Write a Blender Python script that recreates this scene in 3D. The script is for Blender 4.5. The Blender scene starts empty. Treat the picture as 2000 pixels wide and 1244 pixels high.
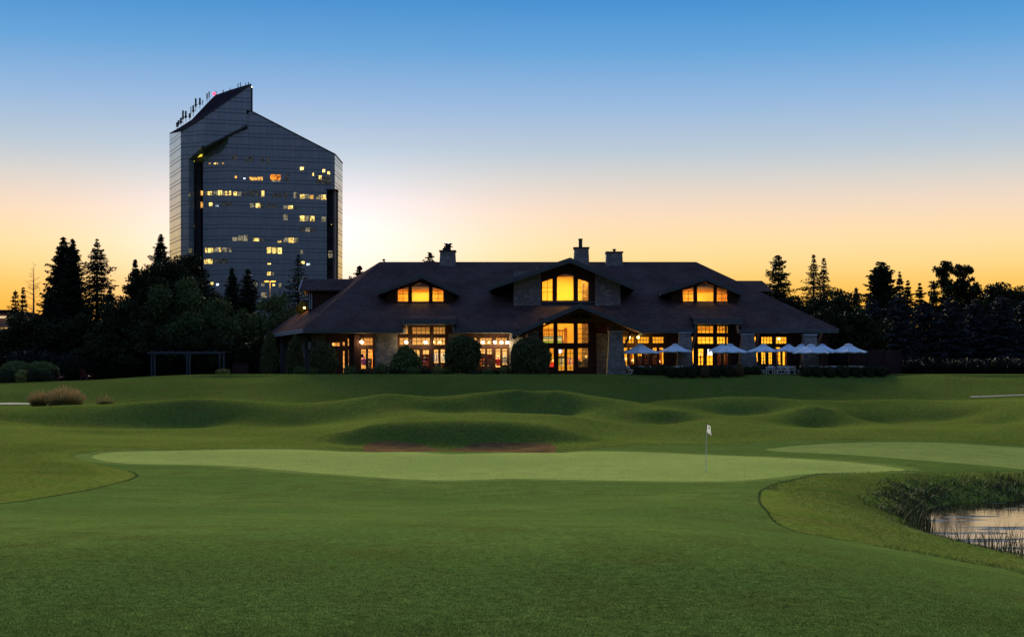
import bpy, bmesh, math, random
import numpy as np
from mathutils import Vector, Matrix, Euler
from mathutils.geometry import tessellate_polygon

# ------------------------------------------------------------------ camera, sky, light, exposure
SC = bpy.context.scene
COL = SC.collection
FL, CZ, HY = 2747.0, 4.0, 735.0            # focal length in photo pixels, eye height (m), horizon row
cam = bpy.data.cameras.new("camera"); camo = bpy.data.objects.new("camera", cam); COL.objects.link(camo)
camo.location = (0, 0, CZ); camo.rotation_euler = (math.radians(90), 0, 0)
cam.sensor_width = 36.0; cam.lens = 36.0 * FL / 2000.0; cam.shift_y = (HY - 622.0) / 2000.0
cam.clip_start = 0.1; cam.clip_end = 6000
SC.camera = camo
SC.view_settings.view_transform = 'Standard'; SC.view_settings.look = 'None'
EXPO = 0.6; EX = 2.0**-EXPO            # the camera is exposed for the dusk; lamps and sky are scaled to it
SC.view_settings.exposure = EXPO; SC.view_settings.gamma = 1.0
SC.cycles.use_denoising = True
SC.cycles.max_bounces = 6; SC.cycles.transparent_max_bounces = 12
SC.cycles.sample_clamp_indirect = 4.0
SC.cycles.caustics_reflective = False; SC.cycles.caustics_refractive = False

def lin(r, g, b):
    f = lambda c: (c/255/12.92) if c/255 <= 0.04045 else ((c/255+0.055)/1.055)**2.4
    return (f(r), f(g), f(b), 1.0)

SUN_AZ, SUN_EL = (600-1000)/FL, 0.088      # after-glow behind the tower
world = bpy.data.worlds.new("World"); SC.world = world; world.use_nodes = True
def build_world():
    nt = world.node_tree; N = nt.nodes; L = nt.links
    N.clear()
    out = N.new('ShaderNodeOutputWorld')
    tc = N.new('ShaderNodeTexCoord'); sx = N.new('ShaderNodeSeparateXYZ'); L.new(tc.outputs['Generated'], sx.inputs[0])
    def m(op, a, b=None, c=None):
        n = N.new('ShaderNodeMath'); n.operation = op
        for i, v in enumerate((a, b, c)):
            if v is None: continue
            if isinstance(v, (int, float)): n.inputs[i].default_value = v
            else: L.new(v, n.inputs[i])
        return n.outputs[0]
    el = m('ARCSINE', sx.outputs[2]); az = m('ARCTAN2', sx.outputs[0], sx.outputs[1])
    # the band of colour lies a little higher on the sunset's own side
    def ramp(stops):
        r = N.new('ShaderNodeValToRGB'); cr = r.color_ramp; cr.interpolation = 'EASE'
        cr.interpolation = 'LINEAR'
        while len(cr.elements) < len(stops): cr.elements.new(0.5)
        for e, (p, c) in zip(cr.elements, stops): e.position = p; e.color = lin(*c)
        return r
    pos = m('DIVIDE', el, 1.5708)
    s = lambda y: math.atan((735-y)/FL)/1.5708
    west = ramp([(0.0, (255,160,40)), (s(600), (255,186,70)), (s(560), (255,200,100)), (s(520), (255,216,140)), (s(480), (255,222,165)),
                 (s(440), (250,220,182)), (s(400), (238,216,196)), (s(350), (212,210,206)), (s(300), (184,200,214)),
                 (s(200), (144,182,222)), (s(100), (96,162,217)), (s(0), (58,142,208)), (0.22, (74,138,200)), (0.32, (128,152,178)), (0.5, (122,144,176)), (1.0, (82,122,186))])
    east = ramp([(0.0, (40,44,56)), (0.04, (66,68,86)), (0.10, (92,90,110)), (0.17, (98,114,150)), (0.28, (94,126,176)), (1.0, (82,122,186))])
    L.new(pos, west.inputs[0]); L.new(pos, east.inputs[0])
    side = N.new('ShaderNodeMapRange'); side.interpolation_type = 'SMOOTHSTEP'
    side.inputs['From Min'].default_value = -0.75; side.inputs['From Max'].default_value = 0.8
    L.new(sx.outputs[1], side.inputs['Value'])
    mx = N.new('ShaderNodeMix'); mx.data_type = 'RGBA'
    L.new(side.outputs[0], mx.inputs[0]); L.new(east.outputs[0], mx.inputs[6]); L.new(west.outputs[0], mx.inputs[7])
    # warm white glow round the place where the sun went down
    da = m('DIVIDE', m('SUBTRACT', az, SUN_AZ), 0.115); de = m('DIVIDE', m('SUBTRACT', el, SUN_EL), 0.050)
    g = m('EXPONENT', m('MULTIPLY', m('ADD', m('MULTIPLY', da, da), m('MULTIPLY', de, de)), -1.0))
    add = N.new('ShaderNodeMix'); add.data_type = 'RGBA'; add.blend_type = 'ADD'; add.clamp_result = False
    L.new(g, add.inputs[0]); L.new(mx.outputs[2], add.inputs[6]); add.inputs[7].default_value = (0.14, 0.33, 0.62, 1)
    bg = N.new('ShaderNodeBackground'); L.new(add.outputs[2], bg.inputs[0]); bg.inputs[1].default_value = EX
    # a thin share of the physical dusk sky
    sky = N.new('ShaderNodeTexSky'); sky.sky_type = 'NISHITA'; sky.sun_disc = False
    sky.sun_elevation = math.radians(0.5); sky.sun_rotation = SUN_AZ
    bg2 = N.new('ShaderNodeBackground'); L.new(sky.outputs[0], bg2.inputs[0]); bg2.inputs[1].default_value = 0.01*EX
    ad = N.new('ShaderNodeAddShader'); L.new(bg.outputs[0], ad.inputs[0]); L.new(bg2.outputs[0], ad.inputs[1])
    L.new(ad.outputs[0], out.inputs[0])
build_world()

sun = bpy.data.lights.new("sun", 'SUN'); suno = bpy.data.objects.new("sun", sun); COL.objects.link(suno)
sun.energy = 5.0; sun.angle = math.radians(20); sun.color = (1.0, 0.88, 0.58)
_sd = Vector((math.sin(SUN_AZ), math.cos(SUN_AZ), math.tan(math.radians(17.5))))   # towards the glow
suno.rotation_euler = _sd.to_track_quat('Z', 'Y').to_euler()

# ------------------------------------------------------------------ helpers
def X(px, D): return (px-1000.0)*D/FL
def Z(py, D): return CZ+(HY-py)*D/FL
def P(px, py, D): return (X(px, D), D, Z(py, D))

ORG = {}                                     # world position of the origin of each built object
def tag(o, label=None, cat=None, group=None, kind=None):
    for k, v in (('label', label), ('category', cat), ('group', group), ('kind', kind)):
        if v: o[k] = v
    return o
def thing(name, label, cat, loc, group=None):
    o = bpy.data.objects.new(name, None); COL.objects.link(o); o.location = loc; o.empty_display_size = 0.2
    ORG[o.name] = Vector(loc); return tag(o, label, cat, group)
def link_mesh(name, me, mats, parent=None, origin=None):
    o = bpy.data.objects.new(name, me); COL.objects.link(o)
    for m_ in (mats if isinstance(mats, (list, tuple)) else [mats]): me.materials.append(m_)
    if parent is not None: o.parent = parent; ORG[o.name] = ORG[parent.name]
    else:
        ORG[o.name] = Vector(origin or (0, 0, 0)); o.location = ORG[o.name]
    return o
def copy_tree(o, parent=None):
    c = o.copy(); COL.objects.link(c); c.parent = parent
    ORG[c.name] = ORG.get(o.name, Vector((0, 0, 0)))
    for ch in list(o.children): copy_tree(ch, c)
    return c

class MB:
    """collects boxes, prisms and tubes; build() links them as one mesh object"""
    def __init__(s): s.v = []; s.f = []; s.m = []
    def _add(s, vs, fs, mi=0):
        n = len(s.v); s.v += [tuple(p) for p in vs]; s.f += [tuple(i+n for i in f) for f in fs]; s.m += [mi]*len(fs)
    def box(s, x0, x1, y0, y1, z0, z1, mi=0):
        s._add([(x0,y0,z0),(x1,y0,z0),(x1,y1,z0),(x0,y1,z0),(x0,y0,z1),(x1,y0,z1),(x1,y1,z1),(x0,y1,z1)],
               [(3,2,1,0),(4,5,6,7),(0,1,5,4),(1,2,6,5),(2,3,7,6),(3,0,4,7)], mi)
    def hexa(s, b, t, mi=0):                 # two quads, bottom and top
        s._add(list(b)+list(t), [(3,2,1,0),(4,5,6,7),(0,1,5,4),(1,2,6,5),(2,3,7,6),(3,0,4,7)], mi)
    def prism(s, poly, vec, mi=0):           # planar polygon swept along vec
        n = len(poly); v = Vector(vec)
        s._add(list(poly)+[tuple(Vector(p)+v) for p in poly],
               [tuple(range(n))[::-1], tuple(range(n, 2*n))]+[(i,(i+1)%n,(i+1)%n+n,i+n) for i in range(n)], mi)
    def face(s, poly, mi=0): s._add(poly, [tuple(range(len(poly)))], mi)
    def tube(s, p0, p1, r0, r1=None, n=6, mi=0):
        r1 = r0 if r1 is None else r1
        a = Vector(p0); b = Vector(p1); d = (b-a)
        if d.length < 1e-6: return
        d.normalize(); u = d.orthogonal().normalized(); w = d.cross(u)
        vs = []
        for c, r in ((a, r0), (b, r1)):
            for i in range(n):
                t = 2*math.pi*i/n; vs.append(c+(u*math.cos(t)+w*math.sin(t))*r)
        s._add(vs, [(i,(i+1)%n,(i+1)%n+n,i+n) for i in range(n)]+[tuple(range(n))[::-1], tuple(range(n,2*n))], mi)
    def lathe(s, c, prof, n=12, mi=0):       # prof: (r, z) pairs from bottom to top round c
        vs = []
        for r, z in prof:
            for i in range(n):
                t = 2*math.pi*i/n; vs.append((c[0]+r*math.cos(t), c[1]+r*math.sin(t), c[2]+z))
        k = len(prof); fs = [(j*n+i, j*n+(i+1)%n, (j+1)*n+(i+1)%n, (j+1)*n+i) for j in range(k-1) for i in range(n)]
        fs += [tuple(range(n))[::-1], tuple(range((k-1)*n, k*n))]
        s._add(vs, fs, mi)
    def build(s, name, mats, parent=None, smooth=False, origin=None, bevel=0):
        og = ORG[parent.name] if parent is not None else Vector(origin or (0,0,0))
        me = bpy.data.meshes.new(name); me.from_pydata([tuple(Vector(p)-og) for p in s.v], [], s.f)
        me.validate(); me.polygons.foreach_set('material_index', s.m[:len(me.polygons)] if len(s.m) >= len(me.polygons) else [0]*len(me.polygons))
        if smooth: me.polygons.foreach_set('use_smooth', [True]*len(me.polygons))
        bm = bmesh.new(); bm.from_mesh(me); bmesh.ops.recalc_face_normals(bm, faces=bm.faces); bm.to_mesh(me); bm.free()
        o = link_mesh(name, me, mats, parent, og)
        if bevel:
            b = o.modifiers.new('bevel', 'BEVEL'); b.width = bevel; b.segments = 2; b.limit_method = 'ANGLE'
        return o

def mesh_np(name, V, F, mats, parent=None, smooth=False, origin=None, mi=None, k=None):
    """fast mesh from arrays; F is m x k"""
    og = ORG[parent.name] if parent is not None else Vector(origin or (0,0,0))
    V = np.asarray(V, dtype=np.float32)-np.array(og, dtype=np.float32)
    F = np.asarray(F, dtype=np.int32); k = F.shape[1]
    me = bpy.data.meshes.new(name); me.vertices.add(len(V)); me.vertices.foreach_set('co', V.ravel())
    me.loops.add(F.size); me.loops.foreach_set('vertex_index', F.ravel())
    me.polygons.add(len(F)); me.polygons.foreach_set('loop_start', np.arange(0, F.size, k, dtype=np.int32))
    if mi is not None: me.polygons.foreach_set('material_index', np.asarray(mi, dtype=np.int32))
    me.polygons.foreach_set('use_smooth', np.full(len(F), smooth)); me.update(calc_edges=True)
    return link_mesh(name, me, mats, parent, og)

# ------------------------------------------------------------------ materials
MAT = {}
def pmat(name, c1, c2=None, rough=0.7, spec=0.3, metal=0.0, scale=2.0, detail=4.0, bump=0.0, bscale=None, emit=None, estr=0.0,
         coord='Object', lo=0.35, hi=0.65, sheen=0.0, stretch=None, trans=0.0):
    if name in MAT: return MAT[name]
    m = bpy.data.materials.new(name); m.use_nodes = True; MAT[name] = m
    nt = m.node_tree; N = nt.nodes; L = nt.links; b = N['Principled BSDF']
    b.inputs['Roughness'].default_value = rough; b.inputs['Specular IOR Level'].default_value = spec; b.inputs['Metallic'].default_value = metal
    if sheen: b.inputs['Sheen Weight'].default_value = sheen; b.inputs['Sheen Roughness'].default_value = 0.5
    c2 = c2 or tuple(x*0.75 for x in c1[:3])
    tc = N.new('ShaderNodeTexCoord'); src = tc.outputs[coord]
    if stretch:
        mp = N.new('ShaderNodeMapping'); mp.inputs['Scale'].default_value = stretch; L.new(src, mp.inputs[0]); src = mp.outputs[0]
    nz = N.new('ShaderNodeTexNoise'); nz.inputs['Scale'].default_value = scale; nz.inputs['Detail'].default_value = detail; L.new(src, nz.inputs[0])
    r = N.new('ShaderNodeMapRange'); r.inputs['From Min'].default_value = lo; r.inputs['From Max'].default_value = hi; L.new(nz.outputs[0], r.inputs[0])
    mx = N.new('ShaderNodeMix'); mx.data_type = 'RGBA'; L.new(r.outputs[0], mx.inputs[0])
    mx.inputs[6].default_value = (*c1[:3], 1); mx.inputs[7].default_value = (*c2[:3], 1); L.new(mx.outputs[2], b.inputs['Base Color'])
    if bump:
        nb = N.new('ShaderNodeTexNoise'); nb.inputs['Scale'].default_value = bscale or scale*4; nb.inputs['Detail'].default_value = 3; L.new(src, nb.inputs[0])
        bp = N.new('ShaderNodeBump'); bp.inputs['Strength'].default_value = bump; bp.inputs['Distance'].default_value = 0.05
        L.new(nb.outputs[0], bp.inputs['Height']); L.new(bp.outputs[0], b.inputs['Normal'])
    if emit: b.inputs['Emission Color'].default_value = (*emit[:3], 1); b.inputs['Emission Strength'].default_value = estr
    return m

def grass_mat(name, a, b, c, rough=0.62, spec=0.3, bump=0.4, sheen=0.0, fine=9.0):
    """turf: three tones at a broad, a middle and a fine scale"""
    m = bpy.data.materials.new(name); m.use_nodes = True; MAT[name] = m
    nt = m.node_tree; N = nt.nodes; L = nt.links; p = N['Principled BSDF']
    p.inputs['Roughness'].default_value = rough; p.inputs['Specular IOR Level'].default_value = spec
    if sheen: p.inputs['Sheen Weight'].default_value = sheen; p.inputs['Sheen Roughness'].default_value = 0.4; p.inputs['Sheen Tint'].default_value = (0.75, 1.0, 0.55, 1)
    tc = N.new('ShaderNodeTexCoord')
    def noise(s, d, st=None):
        n = N.new('ShaderNodeTexNoise'); n.inputs['Scale'].default_value = s; n.inputs['Detail'].default_value = d
        if st:
            mp = N.new('ShaderNodeMapping'); mp.inputs['Scale'].default_value = st; L.new(tc.outputs['Object'], mp.inputs[0]); L.new(mp.outputs[0], n.inputs[0])
        else: L.new(tc.outputs['Object'], n.inputs[0])
        return n.outputs[0]
    def rng(v, lo, hi):
        r = N.new('ShaderNodeMapRange'); r.inputs['From Min'].default_value = lo; r.inputs['From Max'].default_value = hi; L.new(v, r.inputs[0]); return r.outputs[0]
    def mix(f, x, y):
        n = N.new('ShaderNodeMix'); n.data_type = 'RGBA'; L.new(f, n.inputs[0])
        for i, q in ((6, x), (7, y)):
            if isinstance(q, tuple): n.inputs[i].default_value = (*q[:3], 1)
            else: L.new(q, n.inputs[i])
        return n.outputs[2]
    col = mix(rng(noise(0.13, 4), 0.35, 0.65), a, b)
    col = mix(rng(noise(0.9, 5), 0.42, 0.72), col, c)
    mul = N.new('ShaderNodeMix'); mul.data_type = 'RGBA'; mul.blend_type = 'MULTIPLY'; mul.inputs[0].default_value = 0.55
    L.new(col, mul.inputs[6])
    g = N.new('ShaderNodeValToRGB'); g.color_ramp.elements[0].position = 0.3; g.color_ramp.elements[0].color = (0.3,0.3,0.3,1); g.color_ramp.elements[1].position = 0.7; g.color_ramp.elements[1].color = (1.2,1.2,1.2,1)
    L.new(noise(fine, 3), g.inputs[0]); L.new(g.outputs[0], mul.inputs[7]); L.new(mul.outputs[2], p.inputs['Base Color'])
    bp = N.new('ShaderNodeBump'); bp.inputs['Strength'].default_value = bump; bp.inputs['Distance'].default_value = 0.04
    L.new(noise(fine*2.2, 4), bp.inputs['Height']); L.new(bp.outputs[0], p.inputs['Normal'])
    return m

def glass_mat(name, tint=(1, 1, 1), refl=0.10):
    m = bpy.data.materials.new(name); m.use_nodes = True; MAT[name] = m
    nt = m.node_tree; N = nt.nodes; L = nt.links; N.remove(N['Principled BSDF'])
    t = N.new('ShaderNodeBsdfTransparent'); t.inputs[0].default_value = (*tint, 1)
    g = N.new('ShaderNodeBsdfGlossy'); g.inputs['Roughness'].default_value = 0.03; g.inputs['Color'].default_value = (0.9, 0.95, 1, 1)
    mx = N.new('ShaderNodeMixShader'); mx.inputs[0].default_value = refl
    L.new(t.outputs[0], mx.inputs[1]); L.new(g.outputs[0], mx.inputs[2]); L.new(mx.outputs[0], N['Material Output'].inputs[0])
    return m

def emat(name, col, s):
    if name in MAT: return MAT[name]
    m = bpy.data.materials.new(name); m.use_nodes = True; MAT[name] = m
    p = m.node_tree.nodes['Principled BSDF']; p.inputs['Base Color'].default_value = (0.1, 0.1, 0.1, 1)
    p.inputs['Emission Color'].default_value = (*col[:3], 1); p.inputs['Emission Strength'].default_value = s*EX
    return m

def stone_mat(name, a, b, scale=1.6):
    m = bpy.data.materials.new(name); m.use_nodes = True; MAT[name] = m
    nt = m.node_tree; N = nt.nodes; L = nt.links; p = N['Principled BSDF']; p.inputs['Roughness'].default_value = 0.85
    tc = N.new('ShaderNodeTexCoord'); mp = N.new('ShaderNodeMapping'); mp.inputs['Scale'].default_value = (1, 1, 1.6); L.new(tc.outputs['Object'], mp.inputs[0])
    v = N.new('ShaderNodeTexVoronoi'); v.inputs['Scale'].default_value = scale; L.new(mp.outputs[0], v.inputs[0])
    e = N.new('ShaderNodeTexVoronoi'); e.feature = 'DISTANCE_TO_EDGE'; e.inputs['Scale'].default_value = scale; L.new(mp.outputs[0], e.inputs[0])
    sp = N.new('ShaderNodeSeparateColor'); L.new(v.outputs['Color'], sp.inputs[0])
    mx = N.new('ShaderNodeMix'); mx.data_type = 'RGBA'; L.new(sp.outputs[0], mx.inputs[0]); mx.inputs[6].default_value = (*a, 1); mx.inputs[7].default_value = (*b, 1)
    r = N.new('ShaderNodeMapRange'); r.inputs['From Max'].default_value = 0.06; r.inputs['To Min'].default_value = 0.45; L.new(e.outputs[0], r.inputs[0])
    mu = N.new('ShaderNodeMix'); mu.data_type = 'RGBA'; mu.blend_type = 'MULTIPLY'; mu.inputs[0].default_value = 1.0
    L.new(mx.outputs[2], mu.inputs[6]); L.new(r.outputs[0], mu.inputs[7]); L.new(mu.outputs[2], p.inputs['Base Color'])
    bp = N.new('ShaderNodeBump'); bp.inputs['Strength'].default_value = 0.6; bp.inputs['Distance'].default_value = 0.06; L.new(e.outputs[0], bp.inputs['Height']); L.new(bp.outputs[0], p.inputs['Normal'])
    return m

M_ROUGH = grass_mat('turf_rough', (0.095,0.142,0.024), (0.140,0.190,0.034), (0.140,0.152,0.034), rough=0.9, spec=0.0, bump=0.8, fine=5)
M_FAIR = grass_mat('turf_fairway', (0.082,0.142,0.034), (0.120,0.178,0.042), (0.090,0.122,0.030), rough=0.9, spec=0.0, bump=0.45, fine=9)
M_GREEN = grass_mat('turf_green', (0.24,0.32,0.085), (0.29,0.36,0.10), (0.24,0.29,0.085), rough=0.9, spec=0.0, bump=0.15, fine=12)
M_GREEN2 = grass_mat('turf_second_green', (0.18,0.25,0.07), (0.22,0.28,0.08), (0.17,0.21,0.065), rough=0.9, spec=0.0, bump=0.2, fine=12)
M_SAND = pmat('bunker_sand', (0.20,0.118,0.050), (0.13,0.076,0.034), rough=0.95, spec=0.0, scale=1.2, bump=0.5, bscale=9)
M_DIRT = pmat('bank_soil', (0.030,0.026,0.014), (0.040,0.036,0.016), rough=0.95, spec=0.05, scale=2)
M_STONE = stone_mat('field_stone', (0.16,0.15,0.15), (0.28,0.25,0.23))
M_STONE2 = stone_mat('warm_stone', (0.15,0.095,0.05), (0.38,0.27,0.15), 2.4)
M_WOOD = pmat('dark_cedar', (0.062,0.022,0.013), (0.040,0.014,0.009), rough=0.7, scale=3, stretch=(6,6,0.6))
M_BEAM = pmat('timber_beam', (0.16,0.075,0.030), (0.11,0.05,0.02), rough=0.65, scale=4, stretch=(1,1,5))
M_FASCIA = pmat('fascia_grey', (0.10,0.11,0.12), (0.085,0.09,0.10), rough=0.6, scale=1.5)
M_FASCIAL = pmat('fascia_pale', (0.34,0.36,0.38), (0.30,0.32,0.35), rough=0.6, scale=1.5)
M_FRAME = pmat('window_frame_dark', (0.030,0.012,0.008), (0.036,0.015,0.010), rough=0.5, scale=4)
M_GLASS = glass_mat('window_glass', (1,1,1), 0.05)
M_WHITE = pmat('white_paint', (0.74,0.74,0.74), (0.68,0.69,0.70), rough=0.45, scale=3)
M_CANVAS = pmat('umbrella_canvas', (0.68,0.80,0.92), (0.64,0.76,0.88), rough=0.85, scale=2.5, bump=0.1)
M_METAL = pmat('dark_metal', (0.05,0.05,0.055), (0.035,0.035,0.04), rough=0.45, metal=0.6, scale=6)
M_PAVE = pmat('terrace_paving', (0.24,0.23,0.22), (0.18,0.17,0.16), rough=0.85, scale=0.8)
M_PATH = pmat('path_concrete', (0.20,0.20,0.21), (0.16,0.16,0.17), rough=0.85, scale=0.6)
M_BARK = pmat('bark', (0.035,0.027,0.020), (0.022,0.016,0.012), rough=0.9, scale=6, stretch=(1,1,0.25))
M_BARKL = pmat('bare_bark', (0.14,0.10,0.07), (0.09,0.06,0.045), rough=0.9, scale=6)

def cloth_mat(name, col, tr):
    """thin cloth that lets some light through"""
    m = bpy.data.materials.new(name); m.use_nodes = True; MAT[name] = m; nt = m.node_tree; N = nt.nodes; L = nt.links; p = N['Principled BSDF']
    p.inputs['Base Color'].default_value = (*col, 1); p.inputs['Roughness'].default_value = .85; p.inputs['Specular IOR Level'].default_value = .1
    t = N.new('ShaderNodeBsdfTranslucent'); t.inputs[0].default_value = (*col, 1); x = N.new('ShaderNodeMixShader'); x.inputs[0].default_value = tr
    L.new(p.outputs[0], x.inputs[1]); L.new(t.outputs[0], x.inputs[2]); L.new(x.outputs[0], N['Material Output'].inputs[0]); return m
M_FLAG = cloth_mat('flag_cloth', (.85,.85,.87), .45)

M_COLLAR = grass_mat('turf_collar', (0.13,0.195,0.050), (0.165,0.225,0.058), (0.125,0.165,0.045), rough=0.9, spec=0.0, bump=0.3, fine=10)
# ------------------------------------------------------------------ the ground: a smooth surface through surveyed heights
CTRL = []
def c(py, D, *pxs):
    for px in pxs: CTRL.append(P(px, py, D))
def cw(*pts): CTRL.extend(pts)
cw((-15,0,2.3),(0,0,2.3),(15,0,2.2),(28,0,1.8),(0,6,1.75),(-40,10,1.7),(-60,40,0.8),(-70,70,0.4),(45,8,1.2),(60,30,-0.4))
c(1244,12.3,-400,0,500,1000,1500,2000); c(1180,13.9,0,500,1000,1450); c(1120,15.6,0,500,1000); c(1115,15.8,1450); c(1060,19,0,500,1000,1350); c(1022,25,0,500,1000,1300)
c(1185,16,2000); c(1115,33,2000); c(1085,30,1800); c(1047,32,1600); c(1000,36,1500); c(958,46,1480); c(1150,33,2300); c(1130,26,2000)
c(1002,33.5,0,300); c(992,36,560,760); c(1003,34,1000,1200); c(978,44,800); c(972,46,1150); c(965,45,300,560)
c(941,53.6,850,1100,1250); c(955,49.5,1350,1000); c(938,54.2,1450); c(935,54,600); c(930,57,400)
c(891,70.5,178); c(880,75,400,600); c(884,73.7,1000); c(889,72,1440); c(918,60,1770); c(922,58.8,1378); c(906,64,800,1100); c(905,64.5,1560); c(905,66,300)
c(930,52,0,-300); c(882,72,0); c(860,82,100,-300); c(866,82,300,500); c(838,91,0,-300)
# bunker: sand floor, flashed face, grass lip
for px in (760, 830, 910, 990, 1050): CTRL.append((X(px,79.8), 79.8, -0.42))
c(883,75.8,720,800,870,950,1040,1100); c(864,84.3,750,800,930,1000,1050); c(870,83.4,860)
for px, py in ((690,843),(720,834),(780,828),(840,826),(900,825),(980,827),(1060,833),(1120,845),(1155,853)): c(py,87.4,px)
c(862,84,650,1170); c(866,82,1230)
c(824,91.5,900,1000,800)
c(815,94,800); c(806,98,950); c(812,96,1100)
# mounds
c(798,107,60); c(795,107,120); c(790,108,270); c(783,108,380); c(788,107,470); c(794,107,570); c(783,108,680); c(773,109,760); c(776,109,850); c(770,109,930); c(766,109,1010); c(769,108,1080); c(783,106,1160)
c(797,106,-20); c(790,107,-200)
c(850,91,200,400,300); c(838,97,200,300,400); c(827,103.4,200,300,400); c(840,95,560); c(822,102.8,560); c(818,103,680); c(806,103,760); c(804,103.5,900)
c(802,105,1000,1060,1110); c(786,107.6,1035)
c(795,104,1225); c(804,102,1300); c(822,97,1390); c(846,90,1455); c(842,92,1290); c(826,98.8,1240,1290)
c(803,107,1340); c(806,112.3,1420); c(776,117,1420); c(783,116,1300); c(776,117,1500); c(783,116,1600); c(782,116,1700); c(780,116,1760); c(783,115,1870); c(780,116,2000,2300)
c(805,112.3,1500); c(797,107.5,1590); c(828,103.2,1590); c(838,98,1600); c(836,97,1700); c(818,108,1700); c(836,97,1850); c(814,108,1850); c(830,97,2000); c(797,107,1965); c(820,102,1960)
c(856,88,1600); c(863,86,1420); c(858,87.5,1750); c(863,88,2000)
c(866,84,1640); c(880,78,1800); c(873,85,2000); c(915,66,2000); c(901,69,1850); c(893,70,1650)
# bank and pond
c(923,60.4,1700); c(925,60.8,1850); c(930,61,2000); c(985,55.2,1850); c(975,57.2,2000); c(1008,50.3,1795); c(1030,46.6,1792); c(1052,43.4,1815); c(1068,41.3,1900); c(1088,38.9,2000); c(1130,34.8,2300); c(960,61,2300)
cw((16.4,50,-2.0),(19.5,47,-2.2),(26,47,-2.2),(34,46,-2.2),(46,46,-2.0),(60,46,0.3))
c(958,50,1640); c(1000,43,1690); c(990,42,1570); c(957,54.5,1730); c(930,56,1620)
# valley behind the mounds, lawn, building pad
for px in (0, 200, 400, 600, 800, 1000, 1180): CTRL.append((X(px,114), 114, 1.45))
for px in (1350, 1500, 1700, 1900): CTRL.append((X(px,122), 122, 1.6))
c(790,123.5,0,300,600,900,1200,1500,1800); CTRL.extend([(X(px,118.5),118.5,1.42) for px in (100,400,700,1000)])
for px in (-300, 0): c(770,128.3,px); c(756,134,px); CTRL.append((X(px,140), 140, 3.25))
for px in (300, 600, 900, 1200, 1500, 1800, 2100, 2500): c(765,129.6,px); c(745,134,px); CTRL.append((X(px,137.5), 137.5, 4.12 if px > 400 else 3.85))
for x in (-70, -45, -25, -5, 15, 35, 55, 80):
    h = 3.5 if x < -40 else 4.2
    cw((x,150,h),(x,180,h+0.1))
cw((-80,240,4.1),(0,240,4.2),(80,240,4.2),(-120,400,4.2),(0,420,4.2),(120,400,4.2),(-300,900,5),(300,900,5),(0,900,5),(0,1600,6),(-900,1600,6),(900,1600,6),(-150,120,2.0),(150,120,2.0))
CT = np.array(CTRL, dtype=np.float64)
def warp(x, y):                                   # distances compress far away, so far pins do not bend the near ground
    s = 100.0
    return np.stack([s*np.arcsinh(np.asarray(x)/s), s*np.arcsinh(np.asarray(y)/s*0.6)/0.6], -1)
def _U(r2): return 0.5*r2*np.log(r2+1e-9)
Q = warp(CT[:,0], CT[:,1]); NCT = len(Q)
K_ = _U(((Q[:,None]-Q[None])**2).sum(-1)); K_[np.arange(NCT), np.arange(NCT)] = 0.15
PM = np.concatenate([np.ones((NCT,1)), Q], 1)
A_ = np.zeros((NCT+3, NCT+3)); A_[:NCT,:NCT] = K_; A_[:NCT,NCT:] = PM; A_[NCT:,:NCT] = PM.T
W_ = np.linalg.solve(A_, np.concatenate([CT[:,2], np.zeros(3)]))
# local humps and hollows of the mounding: photo column, distance, height, half widths
BUMPS = [(1062,104.4,-.50,2.6,1.5),(1035,108.8,.16,3.4,1.3),(860,104.2,-.30,2.6,1.6),(765,108.6,.14,2.6,1.4),(1325,99.2,-.30,2.2,1.3),(1300,102,.12,3,1),(330,107.8,.14,4,1.4),(340,103.2,-.28,5,1.6),(560,101.5,-.2,2.5,1.8),(1592,107.2,.14,2.2,1.2),(1592,103,-.34,2.3,1.5),(1440,112.5,-.28,3.2,1.5),(1720,107.5,-.28,2.6,1.8),(1860,107.5,-.25,2.6,1.8),(1960,101,-.25,2,2),(680,84.4,-.22,1.5,1.3),(690,87.2,.12,1.8,1),(1140,85,-.2,1.6,1.4),(900,84.4,-.24,6.2,1.5),(60,101,-.3,5,2.2),(180,93,-.15,4,2.5)]
def height(x, y):
    x = np.asarray(x, dtype=np.float64); y = np.asarray(y, dtype=np.float64); sh = x.shape
    q = warp(x.ravel(), y.ravel()); z = np.empty(len(q))
    for i in range(0, len(q), 20000):
        a = q[i:i+20000]
        z[i:i+20000] = _U(((a[:,None]-Q[None])**2).sum(-1))@W_[:NCT]+W_[NCT]+a@W_[NCT+1:]
    z = z.reshape(sh)
    # gentle unevenness of mown ground
    z = z+0.018*np.sin(x*0.55+0.7*np.sin(y*0.21))*np.sin(y*0.38+1.3)+0.012*np.sin(x*0.23+y*0.31)
    for px_, D_, a_, sx_, sy_ in BUMPS: z = z+a_*np.exp(-((x-X(px_,D_))/sx_)**2-((y-D_)/sy_)**2)
    # level pad of the buildings and the terrace
    pad = np.clip((y-136.6)/1.2, 0, 1)*np.clip((x+36)/8, 0, 1)
    pad = pad*pad*(3-2*pad)
    far = np.clip((y-150)/60, 0, 1)
    return z*(1-pad)+(4.17+0.6*far)*pad
def gz(x, y): return float(height(np.array([x]), np.array([y]))[0])
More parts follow.
